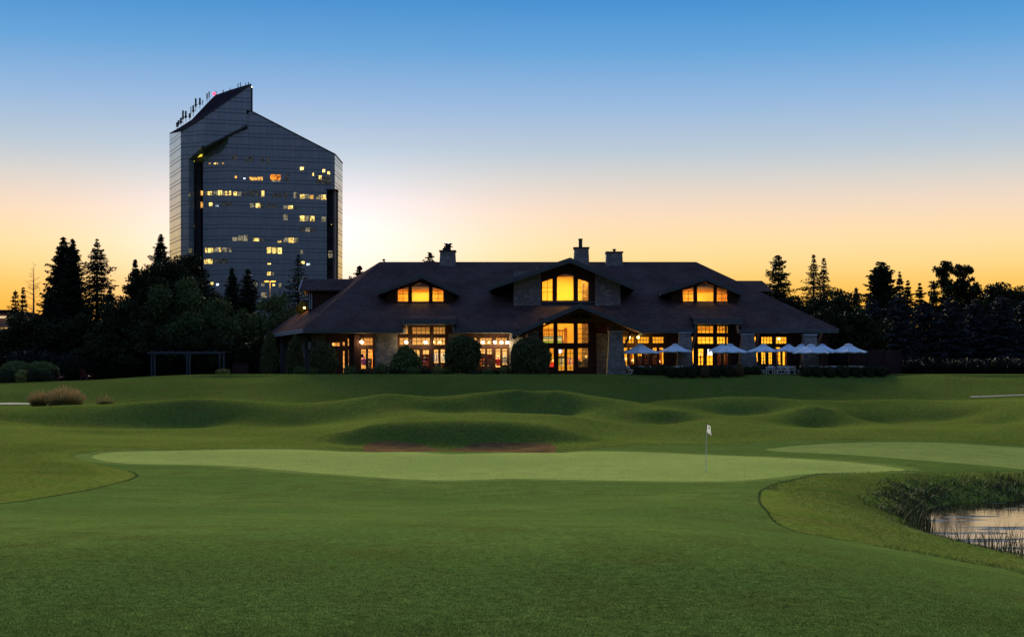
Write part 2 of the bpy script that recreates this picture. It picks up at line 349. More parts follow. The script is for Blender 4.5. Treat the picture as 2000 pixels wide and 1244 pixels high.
def ground_hits(pts, dmin=9.0, dmax=150.0):
    """where the lines of sight of photo points meet the ground"""
    D = np.arange(dmin, dmax, 0.12); out = []
    for px, py in pts:
        x = X(px, D); zr = CZ+(HY-py)*D/FL; h = height(x, D)
        k = np.nonzero(zr < h)[0]
        if len(k) == 0: out.append((float(x[-1]), float(D[-1]))); continue
        i = k[0]
        if i > 0:
            a = zr[i-1]-h[i-1]; b = h[i]-zr[i]; t = a/(a+b+1e-9); d = D[i-1]+t*(D[i]-D[i-1])
        else: d = D[0]
        out.append((float(X(px, d)), float(d)))
    return out
def smooth_loop(p, it=2):
    p = [np.array(q) for q in p]
    for _ in range(it):
        q = []
        for i in range(len(p)):
            a, b = p[i], p[(i+1) % len(p)]; q += [a*0.75+b*0.25, a*0.25+b*0.75]
        p = q
    return np.array(p)

OUT_GREEN = [(176,890),(205,884),(260,881),(400,879),(600,879),(740,882),(830,886),(920,887),(1000,884),(1100,882),(1200,882),(1320,886),(1440,890),(1560,896),(1660,902),(1740,911),(1779,919),
             (1740,921),(1660,922),(1560,928),(1480,936),(1400,940),(1250,939),(1100,936),(1000,934),(930,937),(850,938),(760,934),(650,926),(560,918),(460,910),(360,906),(270,906),(215,902),(185,896)]
OUT_FAIR = [(-900,1010),(-300,1000),(0,986),(120,966),(200,951),(262,936),(271,926),(240,916),(190,905),(150,896),(134,889),(165,882),(340,878),(500,876),(640,877),(740,880),(860,884),(1000,881),(1200,876),(1376,868),
            (1500,862),(1640,859),(1800,860),(2000,867),(2300,872),(2400,925),(2150,926),(2000,922),(1860,924),(1779,923),(1705,921),(1644,924),(1553,936),(1501,947),(1480,965),(1488,989),(1504,1013),(1537,1033),(1583,1044),(1675,1059),(1766,1076),(1889,1098),(2000,1116),(2300,1190),(2600,1420),(1000,1500),(-900,1500)]
OUT_GREEN2 = [(1475,879),(1540,871),(1640,864),(1800,863),(2000,873),(2250,880),(2250,925),(2080,922),(2000,917),(1935,910),(1830,901),(1700,891),(1600,885)]
OUT_SAND = [(706,867),(760,862),(800,865),(828,869),(852,878),(871,881.5),(890,878),(915,869),(945,864.5),(1050,866),(1084,868),(1086,880),(1060,886),(930,889),(860,889),(780,886),(715,878)]
R_GREEN = smooth_loop(ground_hits(OUT_GREEN)); R_FAIR = smooth_loop(ground_hits(OUT_FAIR)); R_GREEN2 = smooth_loop(ground_hits(OUT_GREEN2))
_s = ground_hits(OUT_SAND[:11]); _s = _s+[(X(1090,80.5),80.5),(X(1060,77.6),77.6),(X(950,77.0),77.0),(X(860,76.8),76.8),(X(770,77.4),77.4),(X(712,80),80)]
R_SAND = smooth_loop(_s)

def sdf(poly, x, y):
    """signed distance to a closed outline, negative inside"""
    d2 = np.full(x.shape, 1e12); ins = np.zeros(x.shape, bool); k = len(poly)
    for i in range(k):
        ax, ay = poly[i]; bx, by = poly[(i+1) % k]
        ex, ey = bx-ax, by-ay; wx, wy = x-ax, y-ay
        t = np.clip((wx*ex+wy*ey)/(ex*ex+ey*ey+1e-12), 0, 1)
        d2 = np.minimum(d2, (wx-t*ex)**2+(wy-t*ey)**2)
        cnd = ((ay > y) != (by > y))
        with np.errstate(divide='ignore', invalid='ignore'):
            xi = ax+(y-ay)/(by-ay)*ex
        ins ^= cnd & (x < xi)
    return np.where(ins, -np.sqrt(d2), np.sqrt(d2))

def build_ground():
    rows = np.concatenate([np.arange(-6, 30, 0.45), np.arange(30, 54, 0.28), np.arange(54, 92, 0.25), np.arange(92, 140, 0.4), np.arange(140, 156, 1.0), np.geomspace(156, 3000, 34)])
    us = np.concatenate([np.linspace(-1.3, -0.48, 14), np.arange(-0.46, 0.46, 0.0026), np.linspace(0.48, 1.3, 14)])
    D, U = np.meshgrid(rows, us, indexing='ij')
    x = (U*np.maximum(D, 32)).ravel(); y = D.ravel()
    z = height(x, y)
    nr, nc = len(rows), len(us)
    i = np.arange((nr-1)*(nc-1)); r = i//(nc-1); cc = i % (nc-1); a = r*nc+cc
    T = np.concatenate([np.stack([a, a+1, a+nc+1], 1), np.stack([a, a+nc+1, a+nc], 1)])
    regs = [('bunker_sand', R_SAND, M_SAND), ('putting_green', R_GREEN, M_GREEN), ('green_collar', R_GREEN, M_COLLAR), ('second_green', R_GREEN2, M_GREEN2), ('fairway', R_FAIR, M_FAIR)]
    S = [sdf(p, x, y)-(0.85 if nm == 'green_collar' else 0.0) for nm, p, _ in regs]
    # longer turf stands a little proud of mown turf
    z = z+0.05*np.clip(S[4]/0.6, 0, 1)
    V = np.stack([x, y, z], 1)
    fn = np.cross(V[T[:,1]]-V[T[:,0]], V[T[:,2]]-V[T[:,0]])
    VN = np.zeros_like(V)
    for k in range(3): np.add.at(VN, T[:,k], fn)
    VN /= np.linalg.norm(VN, axis=1, keepdims=True)
    V = V.tolist(); VN = VN.tolist(); S = [s.tolist() for s in S]
    rest = T
    def carve(rest, q):
        s = np.array(S[q]); sv = s[rest]; ins = (sv < 0).all(1); outm = (sv >= 0).all(1)
        inside = rest[ins].tolist(); outside = rest[outm].tolist(); cut = {}
        def mid(i, j):
            key = (i, j) if i < j else (j, i)
            if key in cut: return cut[key]
            t = S[q][i]/(S[q][i]-S[q][j])
            V.append([V[i][k]+t*(V[j][k]-V[i][k]) for k in range(3)]); VN.append([VN[i][k]+t*(VN[j][k]-VN[i][k]) for k in range(3)])
            for w in range(len(S)): S[w].append(S[w][i]+t*(S[w][j]-S[w][i]) if w != q else 0.0)
            cut[key] = len(V)-1; return cut[key]
        for tri in rest[~(ins | outm)].tolist():
            poly_i, poly_o = [], []
            for k in range(3):
                i, j = tri[k], tri[(k+1) % 3]; si, sj = S[q][i], S[q][j]
                (poly_i if si < 0 else poly_o).append(i)
                if (si < 0) != (sj < 0):
                    m_ = mid(i, j); poly_i.append(m_); poly_o.append(m_)
            for pl, dst in ((poly_i, inside), (poly_o, outside)):
                for k in range(1, len(pl)-1): dst.append([pl[0], pl[k], pl[k+1]])
        return np.array(inside), np.array(outside)
    parts = []
    for q, (nm, _, mt) in enumerate(regs):
        ins, rest = carve(rest, q); parts.append((nm, ins, mt))
    parts.append(('ground', rest, M_ROUGH))
    Va = np.array(V); Na = np.array(VN)
    for nm, tri, mt in parts:
        used, inv = np.unique(tri.ravel(), return_inverse=True)
        o = mesh_np(nm, Va[used], inv.reshape(-1, 3), mt, smooth=True)
        nn = Na[used]; nn /= np.linalg.norm(nn, axis=1, keepdims=True)
        o.data.normals_split_custom_set_from_vertices(nn.tolist())
        tag(o, kind='structure')
build_ground()

# pond
def build_pond():
    m = bpy.data.materials.new('pond_water'); m.use_nodes = True; nt = m.node_tree; N = nt.nodes; L = nt.links; p = N['Principled BSDF']
    p.inputs['Base Color'].default_value = (0.012, 0.010, 0.008, 1); p.inputs['Roughness'].default_value = 0.04; p.inputs['IOR'].default_value = 1.333; p.inputs['Specular IOR Level'].default_value = 0.6
    tc = N.new('ShaderNodeTexCoord')
    def nz(sc, det, st):
        mp = N.new('ShaderNodeMapping'); mp.inputs['Scale'].default_value = st; L.new(tc.outputs['Object'], mp.inputs[0])
        n = N.new('ShaderNodeTexNoise'); n.inputs['Scale'].default_value = sc; n.inputs['Detail'].default_value = det; L.new(mp.outputs[0], n.inputs[0]); return n.outputs[0]
    rip = nz(3.2, 3, (0.45, 2.2, 1)); calm = nz(0.9, 3, (0.30, 1.1, 1))
    r = N.new('ShaderNodeMapRange'); r.inputs['From Min'].default_value = 0.56; r.inputs['From Max'].default_value = 0.66; r.inputs['To Min'].default_value = 0.05; r.inputs['To Max'].default_value = 1.0; L.new(calm, r.inputs[0])
    h = N.new('ShaderNodeMath'); h.operation = 'MULTIPLY'; L.new(rip, h.inputs[0]); L.new(r.outputs[0], h.inputs[1])
    b = N.new('ShaderNodeBump'); b.inputs['Strength'].default_value = 0.6; b.inputs['Distance'].default_value = 0.05; L.new(h.outputs[0], b.inputs['Height']); L.new(b.outputs[0], p.inputs['Normal'])
    mb = MB(); mb.face([(12,34,-1),(58,34,-1),(58,62,-1),(12,62,-1)])
    tag(mb.build('pond_water', m), kind='structure')
build_pond()

# two stretches of cart path
def path_strip(pts, w, name):
    mb = MB()
    for (x0, y0), (x1, y1) in zip(pts[:-1], pts[1:]):
        mb.face([(x0,y0-w,gz(x0,y0-w)+0.08),(x1,y1-w,gz(x1,y1-w)+0.08),(x1,y1+w,gz(x1,y1+w)+0.08),(x0,y0+w,gz(x0,y0+w)+0.08)])
    tag(mb.build(name, M_PATH), kind='structure')
path_strip([(x+0.0, y+0.9) for x, y in ground_hits([(px, 792.0) for px in range(-120, 110, 20)], 110, 140)], 0.55, 'path')
path_strip([(x, y+0.6) for x, y in ground_hits([(px, 780.0-(px-1870)*0.042) for px in range(1900, 2220, 30)], 114, 140)], 0.28, 'path')
# ------------------------------------------------------------------ the clubhouse
GL = 4.19                                            # finished ground at the walls
EAVE_D, WALL_D, RIDGE_D = 146.0, 148.0, 160.0
EZ = 8.84; RZ = 16.87
SL = (RZ-EZ)/(RIDGE_D-EAVE_D)
def roof_z(D): return EZ+SL*(D-EAVE_D)

def shingle_mat():
    m = bpy.data.materials.new('roof_shingles'); m.use_nodes = True; nt = m.node_tree; N = nt.nodes; L = nt.links; p = N['Principled BSDF']
    p.inputs['Roughness'].default_value = 0.8; p.inputs['Specular IOR Level'].default_value = 0.0
    tc = N.new('ShaderNodeTexCoord')
    mp = N.new('ShaderNodeMapping'); mp.inputs['Rotation'].default_value = (math.radians(90), 0, 0); L.new(tc.outputs['Object'], mp.inputs[0])
    b = N.new('ShaderNodeTexBrick'); b.inputs['Scale'].default_value = 1.6; b.inputs['Color1'].default_value = (0.105,0.068,0.066,1); b.inputs['Color2'].default_value = (0.145,0.095,0.090,1); b.inputs['Mortar'].default_value = (0.05,0.036,0.036,1)
    b.inputs['Mortar Size'].default_value = 0.03; b.inputs['Brick Width'].default_value = 0.5; b.inputs['Row Height'].default_value = 0.25
    L.new(mp.outputs[0], b.inputs[0])
    n = N.new('ShaderNodeTexNoise'); n.inputs['Scale'].default_value = 0.35; n.inputs['Detail'].default_value = 5; L.new(tc.outputs['Object'], n.inputs[0])
    r = N.new('ShaderNodeMapRange'); r.inputs['From Min'].default_value = 0.3; r.inputs['From Max'].default_value = 0.7; r.inputs['To Min'].default_value = 0.7; r.inputs['To Max'].default_value = 1.15; L.new(n.outputs[0], r.inputs[0])
    mu = N.new('ShaderNodeMix'); mu.data_type = 'RGBA'; mu.blend_type = 'MULTIPLY'; mu.inputs[0].default_value = 1; L.new(b.outputs[0], mu.inputs[6]); L.new(r.outputs[0], mu.inputs[7])
    L.new(mu.outputs[2], p.inputs['Base Color'])
    bp = N.new('ShaderNodeBump'); bp.inputs['Strength'].default_value = 0.5; bp.inputs['Distance'].default_value = 0.03; L.new(b.outputs['Fac'], bp.inputs['Height']); L.new(bp.outputs[0], p.inputs['Normal'])
    return m
M_SHINGLE = shingle_mat()
M_YWALL = pmat('cream_plaster', (0.86,0.58,0.14), (0.80,0.53,0.12), rough=0.85, scale=0.5)
M_PEACH = pmat('pale_plaster', (0.86,0.62,0.34), (0.80,0.56,0.29), rough=0.85, scale=0.5)
M_CEIL = pmat('ceiling_plaster', (0.85,0.72,0.45), (0.8,0.66,0.4), rough=0.9, scale=0.5)
M_FLOOR = pmat('plank_floor', (0.25,0.12,0.05), (0.17,0.08,0.035), rough=0.4, scale=2, stretch=(0.4,5,1))

CH = thing('clubhouse', 'long dark clubhouse with broad hipped roof and warm lit windows below the tower', 'building', (X(1100,WALL_D), WALL_D, GL))

def tess(name, outer, holes, mat, thick, parent):
    loops = [[Vector(p) for p in outer]]+[[Vector(p) for p in h] for h in holes]
    tris = tessellate_polygon(loops); pts = [p for l in loops for p in l]
    mb = MB(); mb._add(pts, [tuple(t) for t in tris])
    o = mb.build(name, mat, parent)
    s = o.modifiers.new('thickness', 'SOLIDIFY'); s.thickness = thick; s.offset = 0
    return o

# main roof: front slope with cut-outs for the raised eaves, the porch gable and the dormers
def rp(px, D, D0=None): return (X(px, D0 or D), D, roof_z(D))
RL = (X(742,160), 160, RZ); RR = (X(1360,160), 160, RZ)
FLc = (X(593,146), 146, EZ); FRc = (X(1638,146), 146, EZ); BLc = (X(514,169), 169, EZ); BRc = (X(1600,174), 174, EZ)
SD = 148.5                                           # where the raised eaves meet the slope
def notch(pxa, pxb): xa, xb = X(pxa,146), X(pxb,146); return [(xa,146,EZ),(xa,SD,roof_z(SD)),(xb,SD,roof_z(SD)),(xb,146,EZ)]
PA = (X(1133,142), 150.3, roof_z(150.3))
front = [FLc]+notch(787,887)+[(1.25,146,EZ),PA,(12.9,146,EZ)]+notch(1358,1447)+[FRc, RR, RL]
def hole(pxa, pxb, D, Da, Db): xa, xb = X(pxa,D), X(pxb,D); return [(xa,Da,roof_z(Da)),(xb,Da,roof_z(Da)),(xb,Db,roof_z(Db)),(xa,Db,roof_z(Db))]
HOLES = [hole(772,870,151,151.5,154.4), hole(1329,1426,151,151.5,154.4), hole(1052,1156,151,151.3,157.2)]
roof = tess('roof', front, HOLES, M_SHINGLE, 0.22, CH)
mb = MB()
mb.face([FLc, RL, BLc]); mb.face([FRc, BRc, RR]); mb.face([BLc, RL, RR, BRc])
side = mb.build('roof_hip', M_SHINGLE, CH); s_ = side.modifiers.new('thickness', 'SOLIDIFY'); s_.thickness = 0.22; s_.offset = 0
mb = MB(); mb.tube(RL, RR, 0.14); mb.tube(RL, FLc, 0.13); mb.tube(RR, FRc, 0.13); mb.tube(RL, BLc, 0.13); mb.build('ridge_cap', M_SHINGLE, CH)

def board(mb, a, b, h, t=0.12, out=(0,-1,0), drop=0.0):
    """fascia board: hangs from the line a-b, h tall, in two steps"""
    a = Vector(a); b = Vector(b); o = Vector(out).normalized()
    for k, (z0, z1, tt) in enumerate(((0.0, 0.45, t+0.05), (0.45, 1.0, t))):
        q = [a+Vector((0,0,-z0*h-drop)), b+Vector((0,0,-z0*h-drop)), b+Vector((0,0,-z1*h-drop)), a+Vector((0,0,-z1*h-drop))]
        mb.prism(q, o*tt)
zf = EZ+0.10
for a, b in ((593,787),(887,1008),(1252,1358),(1447,1638)):
    mb = MB(); board(mb, (X(a,146),146,zf), (X(b,146),146,zf), 0.42)
    mb.box(X(a,146), X(b,146), 146.002, 147.9, zf-0.43, zf-0.37)       # soffit
    mb.build('fascia', M_FASCIA, CH)
mb = MB(); n_ = Vector((FLc[1]-BLc[1], -(FLc[0]-BLc[0]), 0)); n_ = n_ if n_.x < 0 else -n_
board(mb, (BLc[0],BLc[1],zf), (FLc[0],FLc[1],zf), 0.42, out=n_)
mb.build('fascia', M_FASCIAL, CH)  # paler board: sky light on the left face is put into its colour

# walls with openings: columns between breakpoints, solid spans given per column
def wall(name, mat, parent, x0, x1, zb, top, holes, y0, y1):
    """top: list of (x, z); holes: (x0, x1, zb, zt_left, zt_right)"""
    def tz(x):
        for (xa, za), (xb, zb_) in zip(top[:-1], top[1:]):
            if xa-1e-6 <= x <= xb+1e-6: return za+(zb_-za)*(x-xa)/max(xb-xa, 1e-9)
        return top[-1][1]
    xs = sorted({round(v, 4) for v in [x0, x1]+[t[0] for t in top if x0 < t[0] < x1]+[h[i] for h in holes for i in (0, 1)]})
    mb = MB()
    for a, b in zip(xs[:-1], xs[1:]):
        if b-a < 1e-3: continue
        hs = sorted([h for h in holes if h[0] <= a+1e-4 and h[1] >= b-1e-4], key=lambda h: h[2])
        lo = (zb, zb)
        spans = []
        for h in hs:
            f = lambda x: h[3]+(h[4]-h[3])*(x-h[0])/(h[1]-h[0])
            spans.append((lo, (h[2], h[2]))); lo = (f(a), f(b))
        spans.append((lo, (tz(a), tz(b))))
        for (la, lb), (ha, hb) in spans:
            if ha-la < 1e-3 and hb-lb < 1e-3: continue
            mb.hexa([(a,y0,la),(b,y0,lb),(b,y1,lb),(a,y1,la)], [(a,y0,ha),(b,y0,hb),(b,y1,hb),(a,y1,ha)])
    return mb.build(name, mat, parent)

def window(parent, x0, x1, zb, ztl, ztr, y, nx=2, rows=None, name='window', mid=None):
    """glazing with a frame of muntins; mid: x, z of an apex"""
    d = 0.06; top = [(x0, ztl)]+([mid] if mid else [])+[(x1, ztr)]
    mb = MB(); mb.prism([(x0,y,zb),(x1,y,zb)]+[(x,y,z) for x, z in top[::-1]], (0,0.02,0))
    w = mb.build(name, M_GLASS, parent)
    def tz(x):
        for (xa, za), (xb, z2) in zip(top[:-1], top[1:]):
            if xa-1e-6 <= x <= xb+1e-6: return za+(z2-za)*(x-xa)/max(xb-xa,1e-9)
    mb = MB(); t = 0.05; yf0, yf1 = y-0.045, y+0.06
    mb.box(x0, x0+d, yf0, yf1, zb, ztl-0.01); mb.box(x1-d, x1, yf0, yf1, zb, ztr-0.01); mb.box(x0+d, x1-d, yf0, yf1, zb, zb+d)
    for (xa, za), (xb, z2) in zip(top[:-1], top[1:]):
        mb.hexa([(xa,yf0+.002,za-d),(xb,yf0+.002,z2-d),(xb,yf1-.002,z2-d),(xa,yf1-.002,za-d)], [(xa,yf0+.002,za),(xb,yf0+.002,z2),(xb,yf1-.002,z2),(xa,yf1-.002,za)])
    for i in range(1, nx):
        x = x0+(x1-x0)*i/nx; mb.box(x-t/2, x+t/2, yf0+.01, yf1-.01, zb+d, tz(x)-d)
    for zr in (rows or []):
        if isinstance(zr, float) and zr < 1: z = zb+(min(ztl, ztr)-zb)*zr
        else: z = zr
        mb.box(x0+d, x1-d, yf0+.015, yf1-.015, z-t/2, z+t/2)
    mb.build('window_frame', M_FRAME, w)
    return w

def xz(b): # photo box on the facade plane
    return X(b[0],WALL_D), X(b[1],WALL_D), Z(b[3],WALL_D), Z(b[2],WALL_D)
SHOP = [(648,664.5,668,677,2,[]),(668,674,667,676,1,[]),(678,682.5,660,676,1,[0.5]),(668.5,674,684,729,1,[.2,.4,.6,.8]),(678.5,682.5,682,722,2,[]),
        (704,728.5,659,675,4,[0.5]),(704,715.3,681,721,1,[0.85]),(717.5,728.7,681,721,1,[0.85]),
        (779.5,798,637.5,653,2,[0.5]),(804.6,840,637.5,653,4,[0.5]),(846,870,637.5,653,4,[0.5]),
        (779.5,798,658.8,674.2,2,[0.5]),(804.6,840,658.8,674.2,4,[0.5]),(846,870,658.8,674.2,4,[0.5]),
        (806,820.3,682.5,720.5,2,[.25,.5,.75]),(824.8,838.6,682.5,720.5,2,[.25,.5,.75]),(846,857,681.5,719,1,[0.85]),(859.5,870,681.5,719,1,[0.85]),
        (911,931.3,659,674,4,[0.5]),(937,961,659,674,4,[0.5]),(967,991,659,674,4,[0.5]),
        (911,931.3,680,718.5,3,[.17,.34,.51,.68,.85]),(937,948.3,680,718.5,2,[.17,.34,.51,.68,.85]),(950.7,961.2,680,718.5,2,[.17,.34,.51,.68,.85]),(967,978,680,718.5,1,[0.85]),(980.3,991,680,718.5,1,[0.85])]
REST = [(1216,1239,657,671,4,[0.5]),(1245,1268,657,671,4,[0.5]),(1274,1297,657,671,4,[0.5]),
        (1217,1226,678,716,1,[0.8]),(1229,1239.3,678,714,1,[.8]),(1245,1255,678,713,2,[.45,.72]),(1258,1268,678,713,2,[.45,.72]),(1274,1283.7,678,713,2,[.3,.6]),(1287,1297,678,713,1,[0.85]),
        (1362,1394,636,651.5,4,[0.5]),(1400,1417,636,651.5,3,[0.5]),(1418.7,1422.5,636,651.5,1,[.5]),
        (1350.5,1356,657,672,2,[0.5]),(1362,1394,657,672,4,[0.5]),(1400,1417,657,672,3,[0.5]),(1418.7,1422.5,657,672,1,[.5]),
        (1351.5,1356,678,710,1,[]),(1363,1376,680,714,2,[.2,.5,.75]),(1380,1393,680,714,2,[.2,.5,.75]),(1400,1409.5,680,714,1,[]),(1413.5,1422.5,680,714,1,[]),
        (1470,1480.5,657,672,3,[0.5]),(1486.3,1509,657,672,4,[0.5]),(1515,1537,657,672,4,[0.5]),
        (1473,1481,680,708,2,[.85]),(1486.5,1496,680,712,2,[.2,.4,.6,.8]),(1500.5,1509,680,712,2,[.2,.4,.6,.8]),(1515,1525.5,677,714,2,[.2,.5,.8]),(1528,1537,680,714,1,[.85])]
zt = 9.62; y0, y1 = WALL_D, WALL_D+0.3
def hl(ws): return [(*xz(w)[:3], xz(w)[3], xz(w)[3]) for w in ws]
wall('wall', M_WOOD, CH, X(636,148), X(1046,148), GL, [(X(636,148),zt),(X(1046,148),zt)], hl(SHOP), y0, y1)
wall('wall', M_WOOD, CH, X(1163,148), X(1612,148), GL, [(X(1163,148),zt),(X(1612,148),zt)], hl(REST), y0, y1)
for w in SHOP+REST:
    a, b, zb, z2 = xz(w); tall = (w[3]-w[2]) > 25
    window(CH, a, b, zb, z2, z2, WALL_D+0.12, w[4], w[5], name='glazed_door' if tall and w[1]-w[0] > 8 else 'window')

# raised eaves over the three-row windows
for a, b, py in ((787,887,624.5),(1358,1447,624.0)):
    D = 145.2; za = Z(py, D); xa, xb = X(a-1,D)-0.15, X(b+1,D)+0.15
    mb = MB(); mb.hexa([(xa,D,za-0.06),(xb,D,za-0.06),(xb,SD+0.2,roof_z(SD)-0.02),(xa,SD+0.2,roof_z(SD)-0.02)], [(xa,D,za+0.08),(xb,D,za+0.08),(xb,SD+0.2,roof_z(SD)+0.13),(xa,SD+0.2,roof_z(SD)+0.13)])
    mb.build('raised_eave', M_SHINGLE, CH)
    mb = MB(); board(mb, (xa,D,za+0.05), (xb,D,za+0.05), 0.52); mb.box(xa, xb, D+0.002, WALL_D-0.02, za-0.45, za-0.40); mb.build('fascia', M_FASCIA, CH)
    for xx, x2 in ((xa+0.3, X(a,146)-0.02), (xb-0.42, X(b,146)-0.1)):      # cheeks between the two roof levels
        mb = MB(); mb.prism([(xx,146,EZ-0.3),(xx,SD,roof_z(SD)-0.35),(xx,146,za-0.46)], (0.12,0,0)); mb.build('eave_cheek', M_FASCIAL, CH)
        mb = MB(); mb.box(x2, x2+0.12, 146.0, 147.95, EZ-0.34, EZ+0.02); mb.build('eave_return', M_FASCIAL, CH)
    wall('wall', M_WOOD, CH, X(a-8,148), X(b-12,148), zt, [(X(a-8,148),za-0.40),(X(b-12,148),za-0.40)], [], y0, y1) if za-0.4 > zt+0.05 else None

# walls under the oblique left eave
mb = MB(); pa = Vector((X(640,148),148.1,0)); pb = Vector((X(552,165),165,0)); nrm = Vector((0.25,-0.12,0))
q = [Vector((*pa.xy,GL)), Vector((*pb.xy,GL)), Vector((*pb.xy,EZ-0.2)), Vector((*pa.xy,EZ-0.2))]; mb.prism(q, nrm); mb.build('side_wall', M_STONE, CH)
for px, D in ((551,163.2),(600,154.0)):
    mb = MB(); mb.box(X(px,D)-0.22, X(px,D)+0.22, D-0.22, D+0.22, GL, EZ-0.25); mb.build('corner_post', M_FASCIA, CH)
mb = MB(); mb.prism([(X(603,153.2),153.2,7.0),(X(608,152.4),152.4,7.0),(X(608,152.4),152.4,7.75),(X(603,153.2),153.2,7.75)], (-0.05,-0.05,0)); mb.build('wall_plaque', M_FASCIAL, CH)
mb = MB(); mb.prism([(X(606,152.6),152.6,GL),(X(611.5,151.8),151.8,GL),(X(611.5,151.8),151.8,GL+2.3),(X(606,152.6),152.6,GL+2.3)], (-0.08,-0.06,0)); sd_ = mb.build('side_door', M_FRAME, CH)

# back walls so that nothing is open behind
mb = MB(); mb.box(BLc[0]+2.5, BRc[0]-1.5, 166, 166.3, GL, EZ); mb.build('back_wall', M_WOOD, CH)
mb = MB(); mb.box(X(1611,148),X(1612,148)+0.4,148.32,166,GL,EZ+0.3); mb.build('end_wall', M_WOOD, CH)

# stone patches on the facade and piers in front
def pier(px0, px1, py_t, bx0, bx1, D, d=1.7, cap=True, mat=M_STONE):
    zt_ = Z(py_t, D); mb = MB()
    mb.hexa([(X(bx0,D),D,GL),(X(bx1,D),D,GL),(X(bx1,D),D+d,GL),(X(bx0,D),D+d,GL)], [(X(px0,D),D+.15,zt_),(X(px1,D),D+.15,zt_),(X(px1,D),D+d-.15,zt_),(X(px0,D),D+d-.15,zt_)])
    o = mb.build('stone_pier', mat, CH)
    if cap:
        m2 = MB(); m2.box(X(px0,D)-0.08, X(px1,D)+0.08, D+0.06, D+d-0.06, zt_, zt_+0.14); m2.build('pier_cap', M_FASCIAL, o)
    return o
pier(1191,1216,649,1186,1223,143.2, 2.0)
pier(1031,1052,649,1024,1058,144.2, 1.8)
pier(1328,1350,651,1322,1355,145.4, 1.4)
pier(1450,1473,654,1444,1482,145.4, 1.4)
pier(1571,1596,655,1566,1601,145.4, 1.4)
for a, b in ((733,776),(874,907),(995,1044),(1165,1212)):
    mb = MB(); mb.box(X(a,148), X(b,148), 147.72, 147.99, GL, 8.5); mb.build('stone_wall_panel', M_STONE, CH)
for a, b, z in ((692,702,8.4),(730,733,8.5),(874,876,8.6)):
    mb = MB(); mb.box(X(a,148), X(b,148), 147.60, 147.71, GL, z); mb.build('corner_board', M_WOOD, CH)

# timber on the piers, braces
for px, pyt, pyb, D in ((1196,636,648,143.6),(1040,640,648,144.6),(1338,649.5,651,145.8),(1461,645,653,145.8),(1583,650,654.5,145.8)):
    mb = MB(); mb.box(X(px,D)-0.42, X(px,D)+1.0, D+0.2, D+1.0, Z(pyb,D)+0.16, Z(pyt,D)); mb.build('timber_bracket', M_BEAM, CH)
def brace(xa, za, xb, zb, D):
    mb = MB(); mb.hexa([(xa,D,za),(xa+.25,D,za),(xa+.25,D+.3,za),(xa,D+.3,za)], [(xb,D,zb),(xb+.28,D,zb),(xb+.28,D+.3,zb),(xb,D+.3,zb)]); mb.build('timber_brace', M_BEAM, CH)
for px in (1338,1461,1583): brace(X(px,145.9)+.45, 6.3, X(px,145.9)+1.0, 8.5, 145.9)
brace(X(1217,144.2), 7.0, X(1229,144.2), 8.6, 144.0); brace(X(1031,144.2), 7.0, X(1017,144.2), 8.4, 144.0)

# gables: slabs from an apex to two low ends
def gable(apex, left, right, D, Db, th=0.22, hb=0.40, rake=True):
    ax, az_ = X(apex[0],D), Z(apex[1],D); lx, lz = X(left[0],D), Z(left[1],D); rx, rz = X(right[0],D), Z(right[1],D)
    r = MB()
    for (ex, ez) in ((lx, lz), (rx, rz)):
        r.hexa([(ax,D,az_-th),(ax,Db,az_-th),(ex,Db,ez-th),(ex,D,ez-th)], [(ax,D,az_),(ax,Db,az_),(ex,Db,ez),(ex,D,ez)])
    o = r.build('gable_roof', M_SHINGLE, CH)
    b = MB()
    for (ex, ez) in ((lx, lz), (rx, rz)):
        b.prism([(ax,D-.001,az_-0.03),(ex,D-.001,ez-0.03),(ex,D-.001,ez-hb*0.55),(ax,D-.001,az_-hb*0.55)], (0,-0.16,0))
        b.prism([(ax,D-.001,az_-hb*0.552),(ex,D-.001,ez-hb*0.552),(ex,D-.001,ez-hb),(ax,D-.001,az_-hb)], (0,-0.10,0))
        b.box(min(ex,ex+(0.12 if ex < ax else -0.12)), max(ex,ex+(0.12 if ex < ax else -0.12)), D+0.003, Db-1, ez-hb, ez-th-0.003)
    b.build('barge_board', M_FASCIA, o)
    return o
gable((1113.5,503),(956,557),(1240,557),149.0,160.2, hb=0.55)
gable((824,535),(736,568),(896,568),149.9,158.2, hb=0.5)
gable((1379,539),(1290,567.5),(1450,569),149.9,157.6, hb=0.5)
gable((1133,592),(1000,650),(1259,643),142.0,152.2, hb=0.5)
# rafters seen under the porch gable
mb = MB(); D = 143.2
for (ex, ez) in ((1014,655),(1247,652)):
    mb.prism([(X(1133,D),D,Z(604,D)),(X(ex,D),D,Z(ez,D)),(X(ex,D),D,Z(ez+4,D)),(X(1133,D),D,Z(608.5,D))], (0,0.3,0))
mb.box(X(1052,145.6), X(1196,145.6), 145.6, 145.95, Z(628,145.6), Z(621,145.6)); mb.box(X(1132,145.6),X(1136,145.6),145.62,145.9,Z(621,145.6),Z(604,145.6))
mb.build('porch_truss', M_BEAM, CH)

